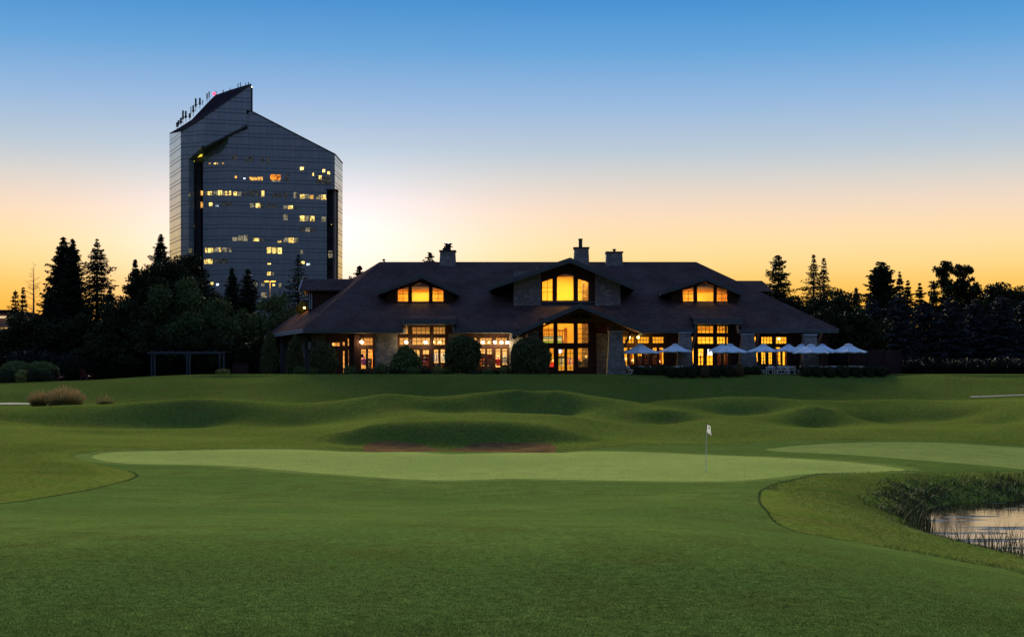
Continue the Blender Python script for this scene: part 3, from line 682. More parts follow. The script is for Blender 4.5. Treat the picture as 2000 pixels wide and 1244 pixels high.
# upper gable wall, entrance glazing wall
def gw(y, base, x0, x1, top, wins, mat, depth=0.3):
    D = y
    hs = []; 
    for w in wins:
        px0, px1, pyb, ptl, ptr = w[:5]; ap = w[5] if len(w) > 5 else None
        xa, xb = X(px0,D), X(px1,D); zb = Z(pyb,D)
        if ap:
            xm, zm = X(ap[0],D), Z(ap[1],D)
            hs += [(xa, xm, zb, Z(ptl,D), zm), (xm, xb, zb, zm, Z(ptr,D))]
        else: hs.append((xa, xb, zb, Z(ptl,D), Z(ptr,D)))
    wall('gable_wall', mat, CH, X(x0,D), X(x1,D), base, [(X(a,D),Z(b,D)) for a, b in top], hs, y, y+depth)
    for w in wins:
        px0, px1, pyb, ptl, ptr = w[:5]; ap = w[5] if len(w) > 5 else None
        nx = w[6] if len(w) > 6 else 2; rows = w[7] if len(w) > 7 else []
        window(CH, X(px0,D), X(px1,D), Z(pyb,D), Z(ptl,D), Z(ptr,D), y+0.1, nx, rows, mid=(X(ap[0],D),Z(ap[1],D)) if ap else None)
UW = 151.0
R3 = lambda *ys: [Z(q,UW) for q in ys]
gw(UW, Z(604,UW), 1056, 1162, [(1056,527.5),(1113,508),(1162,528.5)],
   [(1058,1080,588,550,542.6,None,2,R3(561.5,570.5)),(1087,1121,588,541,538,(1104,533),1,[]),(1128,1150,588,543,550.5,None,2,R3(561.5,570.5))], M_WOOD)
wall('stone_wall', M_STONE, CH, X(1003,UW), X(1056,UW), Z(605,UW), [(X(1003,UW),Z(546,UW)),(X(1056,UW),Z(530,UW))], [], UW-0.5, UW+0.3)
wall('stone_wall', M_STONE, CH, X(1162,UW), X(1211,UW), Z(605,UW), [(X(1162,UW),Z(527,UW)),(X(1211,UW),Z(548,UW))], [], UW-0.5, UW+0.3)
mb = MB(); mb.box(X(1056.5,UW), X(1161.5,UW), UW-0.25, UW-0.002, Z(592,UW), Z(588.6,UW)); mb.box(X(1056.5,UW), X(1161.5,UW), UW-0.5, UW-0.27, Z(604,UW), Z(596,UW)); mb.build('window_sill', M_FASCIA, CH)
EW = 147.0
RE = lambda *ys: [Z(q,EW) for q in ys]
gw(EW, GL, 1046, 1163, [(1046,636),(1133,600),(1163,612)],
   [(1060,1082,671,631,631,None,2,RE(642,652,661)),(1088,1121.5,671,631,631,None,1,[]),(1127.5,1149.5,671,631,631,None,2,RE(642,652,661)),
    (1062,1082.5,717.5,679,679,None,2,RE(690,700,709)),(1090,1103.3,724.5,681,681,None,2,RE(690,700,709,718)),(1107,1120.8,724.5,681,681,None,2,RE(690,700,709,718)),(1128,1149.5,717.5,679,679,None,2,RE(690,700,709))], M_WOOD)
for a, b in ((1086,1105),(1105,1123)):
    mb = MB(); mb.box(X(b-1.2 if a < 1100 else a+0.4,EW), X(b-0.4 if a < 1100 else a+1.2,EW), EW-0.09, EW-0.003, GL+0.95, GL+1.35); mb.build('door_handle', M_METAL, CH)
# dormers
DW = 151.0
for cx, wins in ((821.5,[(776,798,591.8,566,559.4),(803.7,838.6,591.8,558.4,558.4,(821,550.6)),(843.8,867,591.8,559.4,566.7)]),
                 (1377.5,[(1333,1355.5,592.8,565.8,560),(1360.7,1394.5,592.8,558,558,(1377.5,551)),(1399,1421.5,592.8,560,566)])):
    q = R3(574,583)
    ws = [(*wins[0],None,2,q),(*wins[1],1,[]),(*wins[2],None,2,q)]
    gw(DW, Z(597,DW), cx-66, cx+63, [(cx-66,563.5),(cx+2,540),(cx+63,563.5)], ws, M_WOOD)
    for xx in (X(cx-66,DW), X(cx+63,DW)-0.25):
        mb = MB(); mb.box(xx, xx+0.25, DW+0.302, 155.5, Z(597,DW), Z(565,DW)); mb.build('dormer_cheek', M_WOOD, CH)
    # room inside
    mb = MB(); mb.box(X(cx-52,DW), X(cx+52,DW), 155.3, 155.5, Z(598,DW), Z(553,DW)); mb.box(X(cx-52,DW), X(cx+52,DW), DW+0.32, 155.3, Z(598,DW)-0.05, Z(594,DW)-0.06)
    for xx in (X(cx-53,DW), X(cx+52,DW)): mb.box(xx, xx+0.1, DW+0.33, 155.3, Z(597,DW), Z(560,DW))
    mb.build('attic_room', MAT.get('amber_plaster') or pmat('amber_plaster', (0.85,0.50,0.11), (0.82,0.47,0.10), rough=0.9, scale=0.3), CH)

# left cross dormer, right rear wing
D = 160.0; y0, y1 = 157.4, 162.6; zr, ze = Z(545,D), Z(565,157.4); xl, xr = X(592,D), X(690,D)
mb = MB()
for ye in (y0, y1):
    mb.hexa([(xl,D,zr-.2),(xr,D,zr-.2),(xr,ye,ze-.2),(xl,ye,ze-.2)], [(xl,D,zr),(xr,D,zr),(xr,ye,ze),(xl,ye,ze)])
o = mb.build('gable_roof', M_SHINGLE, CH)
mb = MB()
for ye in (y0, y1): mb.prism([(xl-.002,D,zr+.02),(xl-.002,ye,ze+.02),(xl-.002,ye,ze-.38),(xl-.002,D,zr-.38)], (-0.14,0,0))
mb.build('barge_board', M_FASCIAL, o)
mb = MB(); mb.box(X(602,158.2), xr, 158.2, 162, 9.2, ze+0.15); mb.prism([(X(602,158.2),158.2,ze+.152),(X(602,158.2),162,ze+.152),(X(602,158.2),160,zr-.25)], (5,0,0)); mb.build('dormer_wall', M_WOOD, CH)
for px in (603.5, 607.5):
    mb = MB(); mb.box(X(px,158.1), X(px,158.1)+0.13, 158.06, 158.197, Z(604,158), Z(571,158)); mb.build('dormer_trim', M_FASCIAL, CH)
zr2, ze2 = Z(548.5,174), Z(566,170); xa, xb = X(1385,174), X(1488,174)
mb = MB(); mb.hexa([(xa-3,170,ze2-.2),(X(1512,170),170,ze2-.2),(X(1512,170),178,ze2-.2),(xa-3,178,ze2-.2)], [(xa,173.95,zr2),(xb,173.95,zr2),(xb,174.05,zr2),(xa,174.05,zr2)]); mb.build('rear_roof', M_SHINGLE, CH)
mb = MB(); mb.box(xa, X(1498,171), 171, 177, GL, ze2-.21); mb.build('rear_wall', M_WOOD, CH)

# chimneys
def chimney(px0, px1, pyt, pyb, D, pots):
    zt_, zb_ = Z(pyt,D), Z(pyb,D)-1.5; x0, x1 = X(px0,D), X(px1,D); w = (x1-x0)
    mb = MB(); mb.hexa([(x0-.1,D,zb_),(x1+.1,D,zb_),(x1+.1,D+w,zb_),(x0-.1,D+w,zb_)], [(x0+.05,D+.1,zt_),(x1-.05,D+.1,zt_),(x1-.05,D+w-.1,zt_),(x0+.05,D+w-.1,zt_)])
    o = mb.build('chimney', M_STONE, CH)
    mb = MB(); mb.box(x0-.06, x1+.06, D, D+w, zt_, zt_+.14); mb.build('chimney_cap', M_METAL, o)
    for prof, px in pots:
        mb = MB(); mb.lathe((X(px,D),D+w/2,zt_+.14), prof, 10); mb.build('flue_pipe', M_METAL, o)
chimney(858.5,889.5,491,517,159,[([(.32,0),(.32,.42),(.55,.44),(.55,.50),(.34,.52),(.34,.72),(.50,.74),(.46,.84),(.1,.9)],874.5),([(.2,0),(.2,.3),(.28,.32),(.05,.4)],867)])
chimney(1121,1150.5,485,516,157,[([(.21,0),(.21,.85),(.25,.86),(.25,1.0),(.12,1.0)],1134.5)])
chimney(1183.5,1216.5,493.5,517,159,[([(.14,0),(.14,.22),(.24,.24),(.24,.34),(.1,.36)],1201)])

# ---- interiors
def room(name, mat, boxes, parent=None):
    for b in boxes:
        mb = MB(); mb.box(*b); mb.build(name, mat, parent or CH)
x0s, x1s, xh0, xh1, x1r = X(640,148.5), X(1046,148.5), X(1046,148.5), X(1163,148.5), X(1608,148.5)
room('floor_boards', M_FLOOR, [(x0s, x1r, 147.35, 158.5, GL-0.1, GL+0.02)])
room('inner_wall', M_PEACH, [(x0s, x1s-0.2, 156, 156.2, GL+.03, 9.45), (x0s, x0s+.15, 148.4, 156, GL+.03, 9.4), (x1s-.15, x1s, 148.4, 155.99, GL+.03, 9.4), (X(735,149),X(735,149)+.15,148.4,155.98,GL+.03,9.4)])
room('inner_ceiling', M_CEIL, [(x0s, x1s-.2, 148.35, 156, 9.46, 9.58), (xh1+.2, x1r, 148.35, 156, 9.46, 9.58)])
room('inner_wall', M_YWALL, [(xh0+.2, xh0+.35, 147.4, 149.2, GL+.03, 9.4), (xh0+.2, xh0+.35, 149.21, 151.3, GL+.03, 10.4), (xh0+.2, xh0+.35, 151.31, 157.6, GL+.03, 11.5), (xh1-.35, xh1-.2, 147.4, 149.2, GL+.03, 9.4), (xh1-.35, xh1-.2, 149.21, 151.3, GL+.03, 10.4), (xh1-.35, xh1-.2, 151.31, 157.6, GL+.03, 11.5), (X(1051,151.4)-.2,X(1051,151.4),151.4,157.59,11.4,15.6),(X(1157,151.4),X(1157,151.4)+.2,151.4,157.59,11.4,15.6)])
room('inner_wall', M_YWALL, [(xh1+.2, x1r, 156, 156.2, GL+.03, 9.45), (x1r-.15, x1r, 148.4, 156, GL+.03, 9.4), (X(1345,149),X(1345,149)+.15,149.5,155.98,GL+.03,9.4)])
mb = MB(); mb.prism([(xh0+.2,157.6,GL+.03),(xh1-.2,157.6,GL+.03),(xh1-.2,157.6,15.0),(6.15,157.6,16.15),(xh0+.2,157.6,15.0)],(0,.15,0)); mb.build('inner_wall', M_YWALL, CH)
mb = MB(); mb.box(X(1137,155), X(1152,155), 154.2, 156.2, GL+.03, 15.8); mb.build('inner_stone_chimney', M_STONE2, CH)
mb = MB(); xq0, xq1 = X(1047,154), X(1108,154)           # gallery rail across the hall
mb.box(xq0, xq1, 154, 154.12, 8.95, 9.1); mb.box(xq0, xq1, 154, 154.12, 7.6, 7.95); mb.box(xq1-.35, xq1, 153.95, 154.2, 7.6, 9.3)
for i in range(12): x = xq0+(xq1-xq0)*i/12; mb.box(x, x+.07, 154.02, 154.1, 7.95, 8.95)
mb.build('gallery_rail', pmat('orange_wood', (0.45,0.16,0.03), (0.36,0.12,0.02), rough=0.45, scale=3), CH)
# ------------------------------------------------------------------ the glass tower
def tower_glass(name, c1, c2, rough=0.12, fl=3.45, pw=1.75, metal=0.55, line=0.42):
    """curtain wall: panels of slightly different tone, thin joints at each floor and each mullion (UV in metres)"""
    m = bpy.data.materials.new(name); m.use_nodes = True; MAT[name] = m
    nt = m.node_tree; N = nt.nodes; L = nt.links; p = N['Principled BSDF']
    p.inputs['Roughness'].default_value = rough; p.inputs['Metallic'].default_value = metal; p.inputs['Specular IOR Level'].default_value = 0.5
    uv = N.new('ShaderNodeUVMap'); sp = N.new('ShaderNodeSeparateXYZ'); L.new(uv.outputs[0], sp.inputs[0])
    def mt(op, a, b=None):
        n = N.new('ShaderNodeMath'); n.operation = op
        for i, v in enumerate((a, b)):
            if v is None: continue
            if isinstance(v, (int, float)): n.inputs[i].default_value = v
            else: L.new(v, n.inputs[i])
        return n.outputs[0]
    u = mt('DIVIDE', sp.outputs[0], pw); v = mt('DIVIDE', sp.outputs[1], fl)
    fu = mt('FRACT', u); fv = mt('FRACT', v)
    cell = N.new('ShaderNodeCombineXYZ'); L.new(mt('FLOOR', u), cell.inputs[0]); L.new(mt('FLOOR', mt('ADD', v, mt('GREATER_THAN', fv, 0.32))), cell.inputs[1])
    wn = N.new('ShaderNodeTexWhiteNoise'); wn.noise_dimensions = '2D'; L.new(cell.outputs[0], wn.inputs[0])
    mx = N.new('ShaderNodeMix'); mx.data_type = 'RGBA'; L.new(wn.outputs[0], mx.inputs[0]); mx.inputs[6].default_value = (*c1, 1); mx.inputs[7].default_value = (*c2, 1)
    l1 = mt('LESS_THAN', fv, 0.07); l2 = mt('MULTIPLY', mt('GREATER_THAN', fv, 0.33), mt('LESS_THAN', fv, 0.385)); l3 = mt('MULTIPLY', mt('LESS_THAN', fu, 0.055), 0.55)
    ln = mt('MAXIMUM', mt('MAXIMUM', l1, l2), l3)
    m2 = N.new('ShaderNodeMix'); m2.data_type = 'RGBA'; L.new(ln, m2.inputs[0]); L.new(mx.outputs[2], m2.inputs[6]); m2.inputs[7].default_value = (c1[0]*line, c1[1]*line, c1[2]*line, 1)
    L.new(m2.outputs[2], p.inputs['Base Color'])
    mr = mt('ADD', rough, mt('MULTIPLY', ln, 0.4)); L.new(mr, p.inputs['Roughness'])
    return m
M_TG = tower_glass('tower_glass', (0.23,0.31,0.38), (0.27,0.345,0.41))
M_TGL = tower_glass('tower_glass_sky_tinted', (0.50,0.53,0.54), (0.58,0.60,0.60), fl=3.45, rough=0.18, metal=0.7)  # paler copy; sky reflection on the side faces is put into the colour
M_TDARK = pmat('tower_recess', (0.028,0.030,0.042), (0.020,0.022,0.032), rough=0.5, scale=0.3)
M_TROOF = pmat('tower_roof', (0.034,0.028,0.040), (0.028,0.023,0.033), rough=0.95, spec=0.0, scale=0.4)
M_TEDGE = pmat('tower_metal_edge', (0.06,0.06,0.075), (0.05,0.05,0.06), rough=0.5, scale=0.4)
TB = 4.3
TW = thing('tower', 'tall angular glass hotel tower with sloping top and scattered lit windows', 'building', (X(500,430), 430, TB))
tA, tB, tC, tE, tF, tG = [(X(px,D), D) for px, D in ((331,440),(353,424),(398,420.5),(446,421),(654,431),(669,447))]
def on_wall(p, q, px, py, off=0.0):
    """point of the vertical plane through p, q that the photo shows at px, py; off moves it outwards"""
    p = Vector((*p, 0)); q = Vector((*q, 0)); d = q-p; n = Vector((d.y, -d.x, 0)).normalized()
    n = n if n.y < 0 else -n
    r = Vector(((px-1000)/FL, 1, (HY-py)/FL)); t = (p+n*off).dot(n)/r.dot(n)
    return (r.x*t, r.y*t, CZ+r.z*t)
def wall_poly(name, p, q, pix, mat, depth=0.0, off=0.0, parent=None):
    """a glazed wall: pixel outline on the plane p-q, thickened inwards, UV in metres"""
    pts = [Vector(on_wall(p, q, a, b, off)) for a, b in pix]
    pts = [Vector((v.x, v.y, max(v.z, TB-0.3))) for v in pts]
    d = Vector((q[0]-p[0], q[1]-p[1], 0)).normalized(); n = Vector((-d.y, d.x, 0)); n = n if n.y > 0 else -n
    me = bpy.data.meshes.new(name); k = len(pts); back = [v+n*depth for v in pts]
    og = ORG[TW.name]; fs = [tuple(range(k))]
    vs = [v-og for v in pts]
    if depth: vs += [v-og for v in back]; fs += [tuple(range(k, 2*k))[::-1]]+[(i,(i+1)%k,(i+1)%k+k,i+k) for i in range(k)]
    me.from_pydata([tuple(v) for v in vs], [], fs)
    uvl = me.uv_layers.new(name='UVMap')
    base = Vector((p[0], p[1], 0))
    for lp in me.loops:
        co = me.vertices[lp.vertex_index].co+og; uvl.data[lp.index].uv = ((co-base).dot(d)+50, co.z-TB+0.6)
    bm = bmesh.new(); bm.from_mesh(me); bmesh.ops.recalc_face_normals(bm, faces=bm.faces); bm.to_mesh(me); bm.free()
    return link_mesh(name, me, [mat], parent or TW)
BY = 745
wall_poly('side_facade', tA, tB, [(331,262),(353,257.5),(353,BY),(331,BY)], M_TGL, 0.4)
def lerp2(p, q, t): return (p[0]+(q[0]-p[0])*t, p[1]+(q[1]-p[1])*t)
# the forward slab (left) with its slanted underside
wall_poly('front_facade', tB, tC, [(353,257.5),(398,229.5),(398,283),(368.5,312),(368.5,BY),(353,BY)], M_TG, 2.6)
tU = (X(490,424.5), 424.5)
wall_poly('upper_facade', tC, tU, [(398,229.5),(475,177),(490,165.5),(490,217),(481.5,215.5),(481.5,247.5),(398,290)], M_TG, 3.0)
# the main body behind it
tE2 = (X(446,424.0), 424.0); tC2 = (X(370,427.5), 427.5)
wall_poly('recess_side', lerp2(tB,tC,.335), (lerp2(tB,tC,.335)[0]+.5, 431), [(368.4,BY),(368.4,310),(369.5,310),(369.5,BY)], M_TDARK) if False else None
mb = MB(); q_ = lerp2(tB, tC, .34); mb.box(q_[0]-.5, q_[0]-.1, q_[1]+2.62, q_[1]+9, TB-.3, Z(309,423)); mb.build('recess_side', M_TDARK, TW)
wall_poly('inner_facade', tC2, tE2, [(396.5,BY),(396.5,288),(446,255),(446,BY)], M_TG, 6.0)
wall_poly('main_facade', tE2, tF, [(446,BY),(446,250),(484,222),(490,217.5),(654,302),(654,372),(638.5,372),(638.5,BY)], M_TG, 0.8)
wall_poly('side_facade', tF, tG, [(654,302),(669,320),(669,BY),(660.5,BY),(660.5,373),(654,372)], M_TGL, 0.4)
# recesses: deep slots with dark walls
mb = MB()
a = Vector(on_wall(tC2, tE2, 369, BY)); b = Vector(on_wall(tC2, tE2, 396.4, BY)); t_ = Z(286, 428)
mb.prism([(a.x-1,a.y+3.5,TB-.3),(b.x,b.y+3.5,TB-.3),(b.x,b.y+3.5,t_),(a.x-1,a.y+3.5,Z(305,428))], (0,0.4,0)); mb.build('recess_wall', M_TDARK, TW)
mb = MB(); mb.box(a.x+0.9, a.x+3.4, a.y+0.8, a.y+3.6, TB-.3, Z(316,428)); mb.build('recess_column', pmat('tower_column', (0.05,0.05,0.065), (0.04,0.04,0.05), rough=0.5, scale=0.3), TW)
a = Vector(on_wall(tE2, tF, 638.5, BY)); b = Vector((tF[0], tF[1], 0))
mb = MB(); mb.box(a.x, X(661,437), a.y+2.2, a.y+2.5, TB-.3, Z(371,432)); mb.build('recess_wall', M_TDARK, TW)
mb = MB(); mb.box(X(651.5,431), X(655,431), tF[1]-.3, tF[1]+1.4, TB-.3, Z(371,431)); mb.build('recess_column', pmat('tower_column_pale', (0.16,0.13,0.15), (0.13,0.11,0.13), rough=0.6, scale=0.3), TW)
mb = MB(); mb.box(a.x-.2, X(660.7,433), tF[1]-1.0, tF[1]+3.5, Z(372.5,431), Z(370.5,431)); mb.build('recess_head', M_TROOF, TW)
for k in range(11):
    z = TB+3.45*(k+0.5)*1.28
    if z < Z(385,431): mb = MB(); mb.box(a.x+.05, X(651.3,431), a.y+.9, a.y+2.15, z, z+.35); mb.build('balcony_slab', M_TROOF, TW)
# slanted soffit of the forward slab
s1 = [on_wall(tC, tU, 481.5, 247.5), on_wall(tC, tU, 398, 290)]; s2 = [on_wall(tE2, tF, 484, 252), on_wall(tC2, tE2, 397, 306)]
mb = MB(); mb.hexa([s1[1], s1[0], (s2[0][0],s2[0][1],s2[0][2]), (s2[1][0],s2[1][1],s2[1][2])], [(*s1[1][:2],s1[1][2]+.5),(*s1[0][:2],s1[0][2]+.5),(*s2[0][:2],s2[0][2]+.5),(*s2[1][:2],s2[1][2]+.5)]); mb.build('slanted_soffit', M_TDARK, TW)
# closing walls at the back and the roofs
rA, rG = (X(331,455), 455), (X(669,455), 455)
back = lambda px, py, D: P(px, py, D)
bl = [back(331,262,440), back(352,250,444), back(375,235,446), back(404,204,446), back(420,188,446), back(448,178,446), back(490,165.5,446)]
fr = [on_wall(tB, tC, 353, 257.5), on_wall(tB, tC, 375, 243.5), on_wall(tB, tC, 398, 229.5), on_wall(tC, tU, 430, 207.5), on_wall(tC, tU, 452, 192.5), on_wall(tC, tU, 475, 177), on_wall(tC, tU, 490, 165.5)]
mb = MB()
mb._add([(a_[0], a_[1], a_[2]+.25) for a_ in bl+fr], [(i, i+1, i+8, i+7) for i in range(6)]); ro = mb.build('roof', M_TROOF, TW); s_ = ro.modifiers.new('thickness', 'SOLIDIFY'); s_.thickness = 0.5; s_.offset = -1
mb = MB(); p1 = on_wall(tE2, tF, 490, 217.5); p2 = on_wall(tE2, tF, 654, 302); p3 = (tG[0], tG[1], Z(320,447))
mb._add([p1, p2, p3, (tG[0]-2, 458, Z(320,447)), (p1[0]-1, 458, p1[2])], [(0,1,4),(1,2,3),(1,3,4)]); ro2 = mb.build('roof', M_TROOF, TW); s_ = ro2.modifiers.new('thickness', 'SOLIDIFY'); s_.thickness = 0.4; s_.offset = -1
mb = MB(); mb.prism([(tA[0],tA[1],TB-.3),(tA[0],tA[1],Z(262,440)-.3),(tA[0]+2,458,Z(262,440)-.3),(tA[0]+2,458,TB-.3)], (.4,0,0)); mb.build('rear_facade', M_TDARK, TW)
mb = MB(); mb.prism([(tG[0],tG[1],TB-.3),(tG[0],tG[1],Z(320,447)-.5),(tG[0]-2,458,Z(320,447)-.5),(tG[0]-2,458,TB-.3)], (-.4,0,0)); mb.build('rear_facade', M_TDARK, TW)
mb = MB(); xm = X(490,446); mb.prism([(tA[0]+2.5,458.01,TB-.3),(tG[0]-2.5,458.01,TB-.3),(tG[0]-2.5,458.01,Z(320,450)),(xm,458.01,Z(222,446)),(tA[0]+2.5,458.01,Z(262,446))], (0,.4,0)); mb.build('rear_facade', M_TDARK, TW)
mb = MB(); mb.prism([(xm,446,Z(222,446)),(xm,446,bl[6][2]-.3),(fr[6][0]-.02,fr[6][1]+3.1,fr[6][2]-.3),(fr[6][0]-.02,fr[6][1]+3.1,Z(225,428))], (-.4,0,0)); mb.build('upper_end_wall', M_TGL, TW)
mb = MB()
for i in range(3): mb.prism([bl[2*i], bl[2*i+2], (bl[2*i+2][0], bl[2*i+2][1], Z(262,446)-1), (bl[2*i][0], bl[2*i][1], Z(262,446)-1)], (0,.3,0))
mb.build('parapet_wall', M_TROOF, TW)
mb = MB()
for q0, q1 in ((fr[0],fr[2]),(fr[2],fr[5]),(fr[5],fr[6])): mb.tube(Vector(q0)+Vector((0,-.1,.1)), Vector(q1)+Vector((0,-.1,.1)), .28, n=4)
mb.tube(Vector(p1)+Vector((0,-.1,.1)), Vector(p2)+Vector((0,-.1,.1)), .22, n=4); mb.tube(Vector(p2)+Vector((0,-.1,.1)), Vector(p3)+Vector((0,-.1,.1)), .22, n=4)
mb.build('roof_edge', M_TEDGE, TW)
# lit rooms
WK = {'y': ((1.0,0.68,0.18), 1.1), 'd': ((0.72,0.62,0.38), 0.24), 'v': ((0.45,0.45,0.40), 0.05), 'o': ((1.0,0.50,0.10), 0.75), 'w': ((0.75,0.88,1.0), 1.1), 'b': ((1.0,0.28,0.02), 1.1), 's': ((1.0,0.62,0.16), 2.6)}
def lit_mat(k):
    nm = 'lit_room_'+{'y':'yellow','d':'dim','v':'faint','o':'amber','w':'white','b':'orange','s':'lamp'}[k]
    if nm in MAT: return MAT[nm]
    col, st = WK[k]; m = bpy.data.materials.new(nm); m.use_nodes = True; MAT[nm] = m
    nt = m.node_tree; N = nt.nodes; L = nt.links; p = N['Principled BSDF']; p.inputs['Base Color'].default_value = (.02,.025,.03,1); p.inputs['Roughness'].default_value = .15
    p.inputs['Emission Color'].default_value = (*col, 1)
    tc = N.new('ShaderNodeTexCoord'); n = N.new('ShaderNodeTexNoise'); n.inputs['Scale'].default_value = 1.3; n.inputs['Detail'].default_value = 2; L.new(tc.outputs['Object'], n.inputs[0])
    r = N.new('ShaderNodeMapRange'); r.inputs['From Min'].default_value = .35; r.inputs['From Max'].default_value = .65; r.inputs['To Min'].default_value = st*.15*EX; r.inputs['To Max'].default_value = st*1.9*EX
    L.new(n.outputs[0], r.inputs[0]); L.new(r.outputs[0], p.inputs['Emission Strength'])
    return m
LIT3 = """440,72,467,110,o 485,70,497,105,d 505,68,545,102,y 560,62,600,104,d 604,58,640,104,y 642,62,660,104,d 668,66,690,104,y 702,62,725,104,y 745,70,778,106,y 784,72,820,108,d 838,72,875,108,v 895,55,940,112,v 950,60,990,112,v 1008,62,1036,115,y 1105,85,1150,118,v 1160,85,1195,120,v 1215,70,1250,130,v 1310,75,1342,130,d 1368,95,1410,135,y 1416,95,1460,136,d 1464,100,1496,138,o 1518,100,1558,142,d 1566,100,1612,145,y
440,168,467,215,o 518,172,550,205,y 580,190,607,208,w 640,165,690,205,v 705,165,728,205,v 900,178,940,218,d 955,178,998,220,y 1003,180,1035,220,v 1060,180,1095,222,v 1105,184,1150,224,v 1214,200,1252,232,d 1258,200,1302,232,y 1312,205,1350,234,v
1214,282,1254,335,d 1368,295,1410,345,y 1416,295,1458,345,d 1464,298,1504,346,y 1570,305,1612,352,d 1370,405,1410,440,v 1418,405,1460,447,d 1466,408,1506,450,v
736,495,782,530,d 790,482,836,530,d 842,476,882,532,d 930,503,985,532,y 1003,505,1040,535,v 1160,525,1192,545,y 1214,498,1255,542,d 1260,500,1310,548,y 1315,503,1350,545,d
482,594,498,638,y 505,596,555,638,y 560,590,610,634,d 612,592,630,632,y 640,592,690,634,d 705,592,728,634,d 1060,590,1100,646,y 1108,590,1150,646,y 1160,594,1198,650,y 1372,615,1395,650,d
474,703,484,744,y 488,698,500,744,y 506,698,550,744,y 560,700,612,738,v 620,700,690,738,v 1065,738,1096,750,y 1370,720,1410,745,y 1430,740,1462,758,w 1062,818,1096,850,y 1110,820,1124,850,d 526,916,558,942,y 585,928,610,948,w 930,920,970,950,d 1005,920,1035,950,d 1110,932,1134,950,y 1168,925,1195,965,d 1005,1010,1060,1058,d"""
LIT2 = "760,975,778,998,o 838,992,860,1006,w 895,985,1020,1018,o 1092,964,1186,1014,b 1100,1016,1180,1030,d 1370,895,1402,922,s 1484,948,1497,974,s 1545,974,1570,1006,s 1580,914,1602,942,s 1626,934,1648,961,s 515,854,530,866,o 560,852,582,866,s 590,854,602,866,o 640,852,655,866,o 735,775,780,828,v 855,810,876,845,v 890,795,930,845,v 1012,795,1030,852,v 1062,800,1090,856,v 1230,960,1265,1030,v 1520,980,1660,1052,v"
def lit(spec, oy):
    for w in spec.split():
        a = w.split(','); x0, y0, x1, y1 = [float(v)/4.785 for v in a[:4]]
        x0 += 300; x1 += 300; y0 += oy; y1 += oy
        xm = (x0+x1)/2
        if xm < 397: continue
        pq = (tC2, tE2) if xm < 446 else (tE2, tF)
        q0 = Vector(on_wall(*pq, x0, y1, 0.02)); q1 = Vector(on_wall(*pq, x1, y1, 0.02)); q2 = Vector(on_wall(*pq, x1, y0, 0.02)); q3 = Vector(on_wall(*pq, x0, y0, 0.02))
        mb = MB(); mb.prism([q0, q1, q2, q3], (0, -0.05, 0)); o = mb.build('window', lit_mat(a[4]), TW)
lit(LIT3, 360); lit(LIT2, 140)
for y0, y1, x0, x1, k in ((373,382,392,398,'o'),(395,406,392,398,'o'),(372,382,376,380,'v'),(394,404,376,380,'v'),(417,428,376,380,'v'),(440,444,377,379,'o'),(461,472,376,380,'v'),(484,494,376,380,'v')):
    q = [P(x0,y1,430.8), P(x1,y1,430.8), P(x1,y0,430.8), P(x0,y0,430.8)] if k == 'v' else [P(x0,y1,427.2), P(x1,y1,427.2), P(x1,y0,427.2), P(x0,y0,427.2)]
    mb = MB(); mb.prism(q, (0,.05,0)); mb.build('window', lit_mat(k), TW)
for x0, y0, x1, y1, k in ((641,490,649.5,503.5,'d'),(646.5,436,648.5,439,'y')):
    mb = MB(); mb.prism([P(x0,y1,432.4),P(x1,y1,432.4),P(x1,y0,432.4),P(x0,y0,432.4)], (0,.05,0)); mb.build('window', lit_mat(k), TW)
M_LY = emat('stair_light', (1.0,0.80,0.05), 1.0)
mb = MB(); mb.prism([P(375.5,320,428.5),P(379.5,320,428.5),P(379.5,309,428.5),P(391.5,301.5,428.5),P(391.5,296.5,428.5),P(375.5,307,428.5)], (0,.2,0)); mb.build('lit_stair_opening', M_LY, TW)
mb = MB(); mb.prism([P(383,308,428.4),P(394,306,428.4),P(395.5,302,428.4),P(390,301.5,428.4)], (0,.2,0)); mb.build('lit_stair_opening', M_LY, TW)
# aerials and the beacon on the roof edge
M_ANT = pmat('aerial_dark', (0.03,0.03,0.035), (0.02,0.02,0.025), rough=0.6, scale=1)
for px, pyb, pyt, w in ((346,247,239.5,.55),(349,243,235.5,.5),(353.5,241,231,.6),(357.5,237,216.5,.5),(363,233,217.5,.5),(370.5,229,222,.5),(373,224,209,.2),(377.5,221.5,206.5,.5),(382.5,212,193,.5),(390.5,207,192,.5),(396,200,196,.2),(404.5,193.5,183,.35),(408.5,190.5,179.5,.3),(422,184,178.5,.2),(436,180,176,.2),(449.5,176,172,.15),(465,171.5,164,.2),(469.5,170.5,161.5,.2),(480,168,162.5,.15),(485.5,166.5,161,.2)):
    D = 445; x = X(px,D); zb, zt_ = Z(pyb,D)-1.0, Z(pyt,D)
    mb = MB(); mb.tube((x,D,zb),(x,D,zt_),.09,n=5); mb.box(x-w/2,x+w/2,D-.25,D+.1,zb+(zt_-zb)*.35,zt_)
    if w > .4: mb.box(x-w/2-.25,x+w/2+.25,D+.12,D+.2,zb+(zt_-zb)*.5,zb+(zt_-zb)*.56)
    mb.build('aerial', M_ANT, TW)
mb = MB(); mb.lathe((X(418,444.5),444.5,Z(186,444.5)), [(.35,0),(.45,.3),(.4,.7),(.15,.9)], 8); mb.build('beacon', emat('red_beacon', (1.0,0.05,0.12), 3.0), TW)
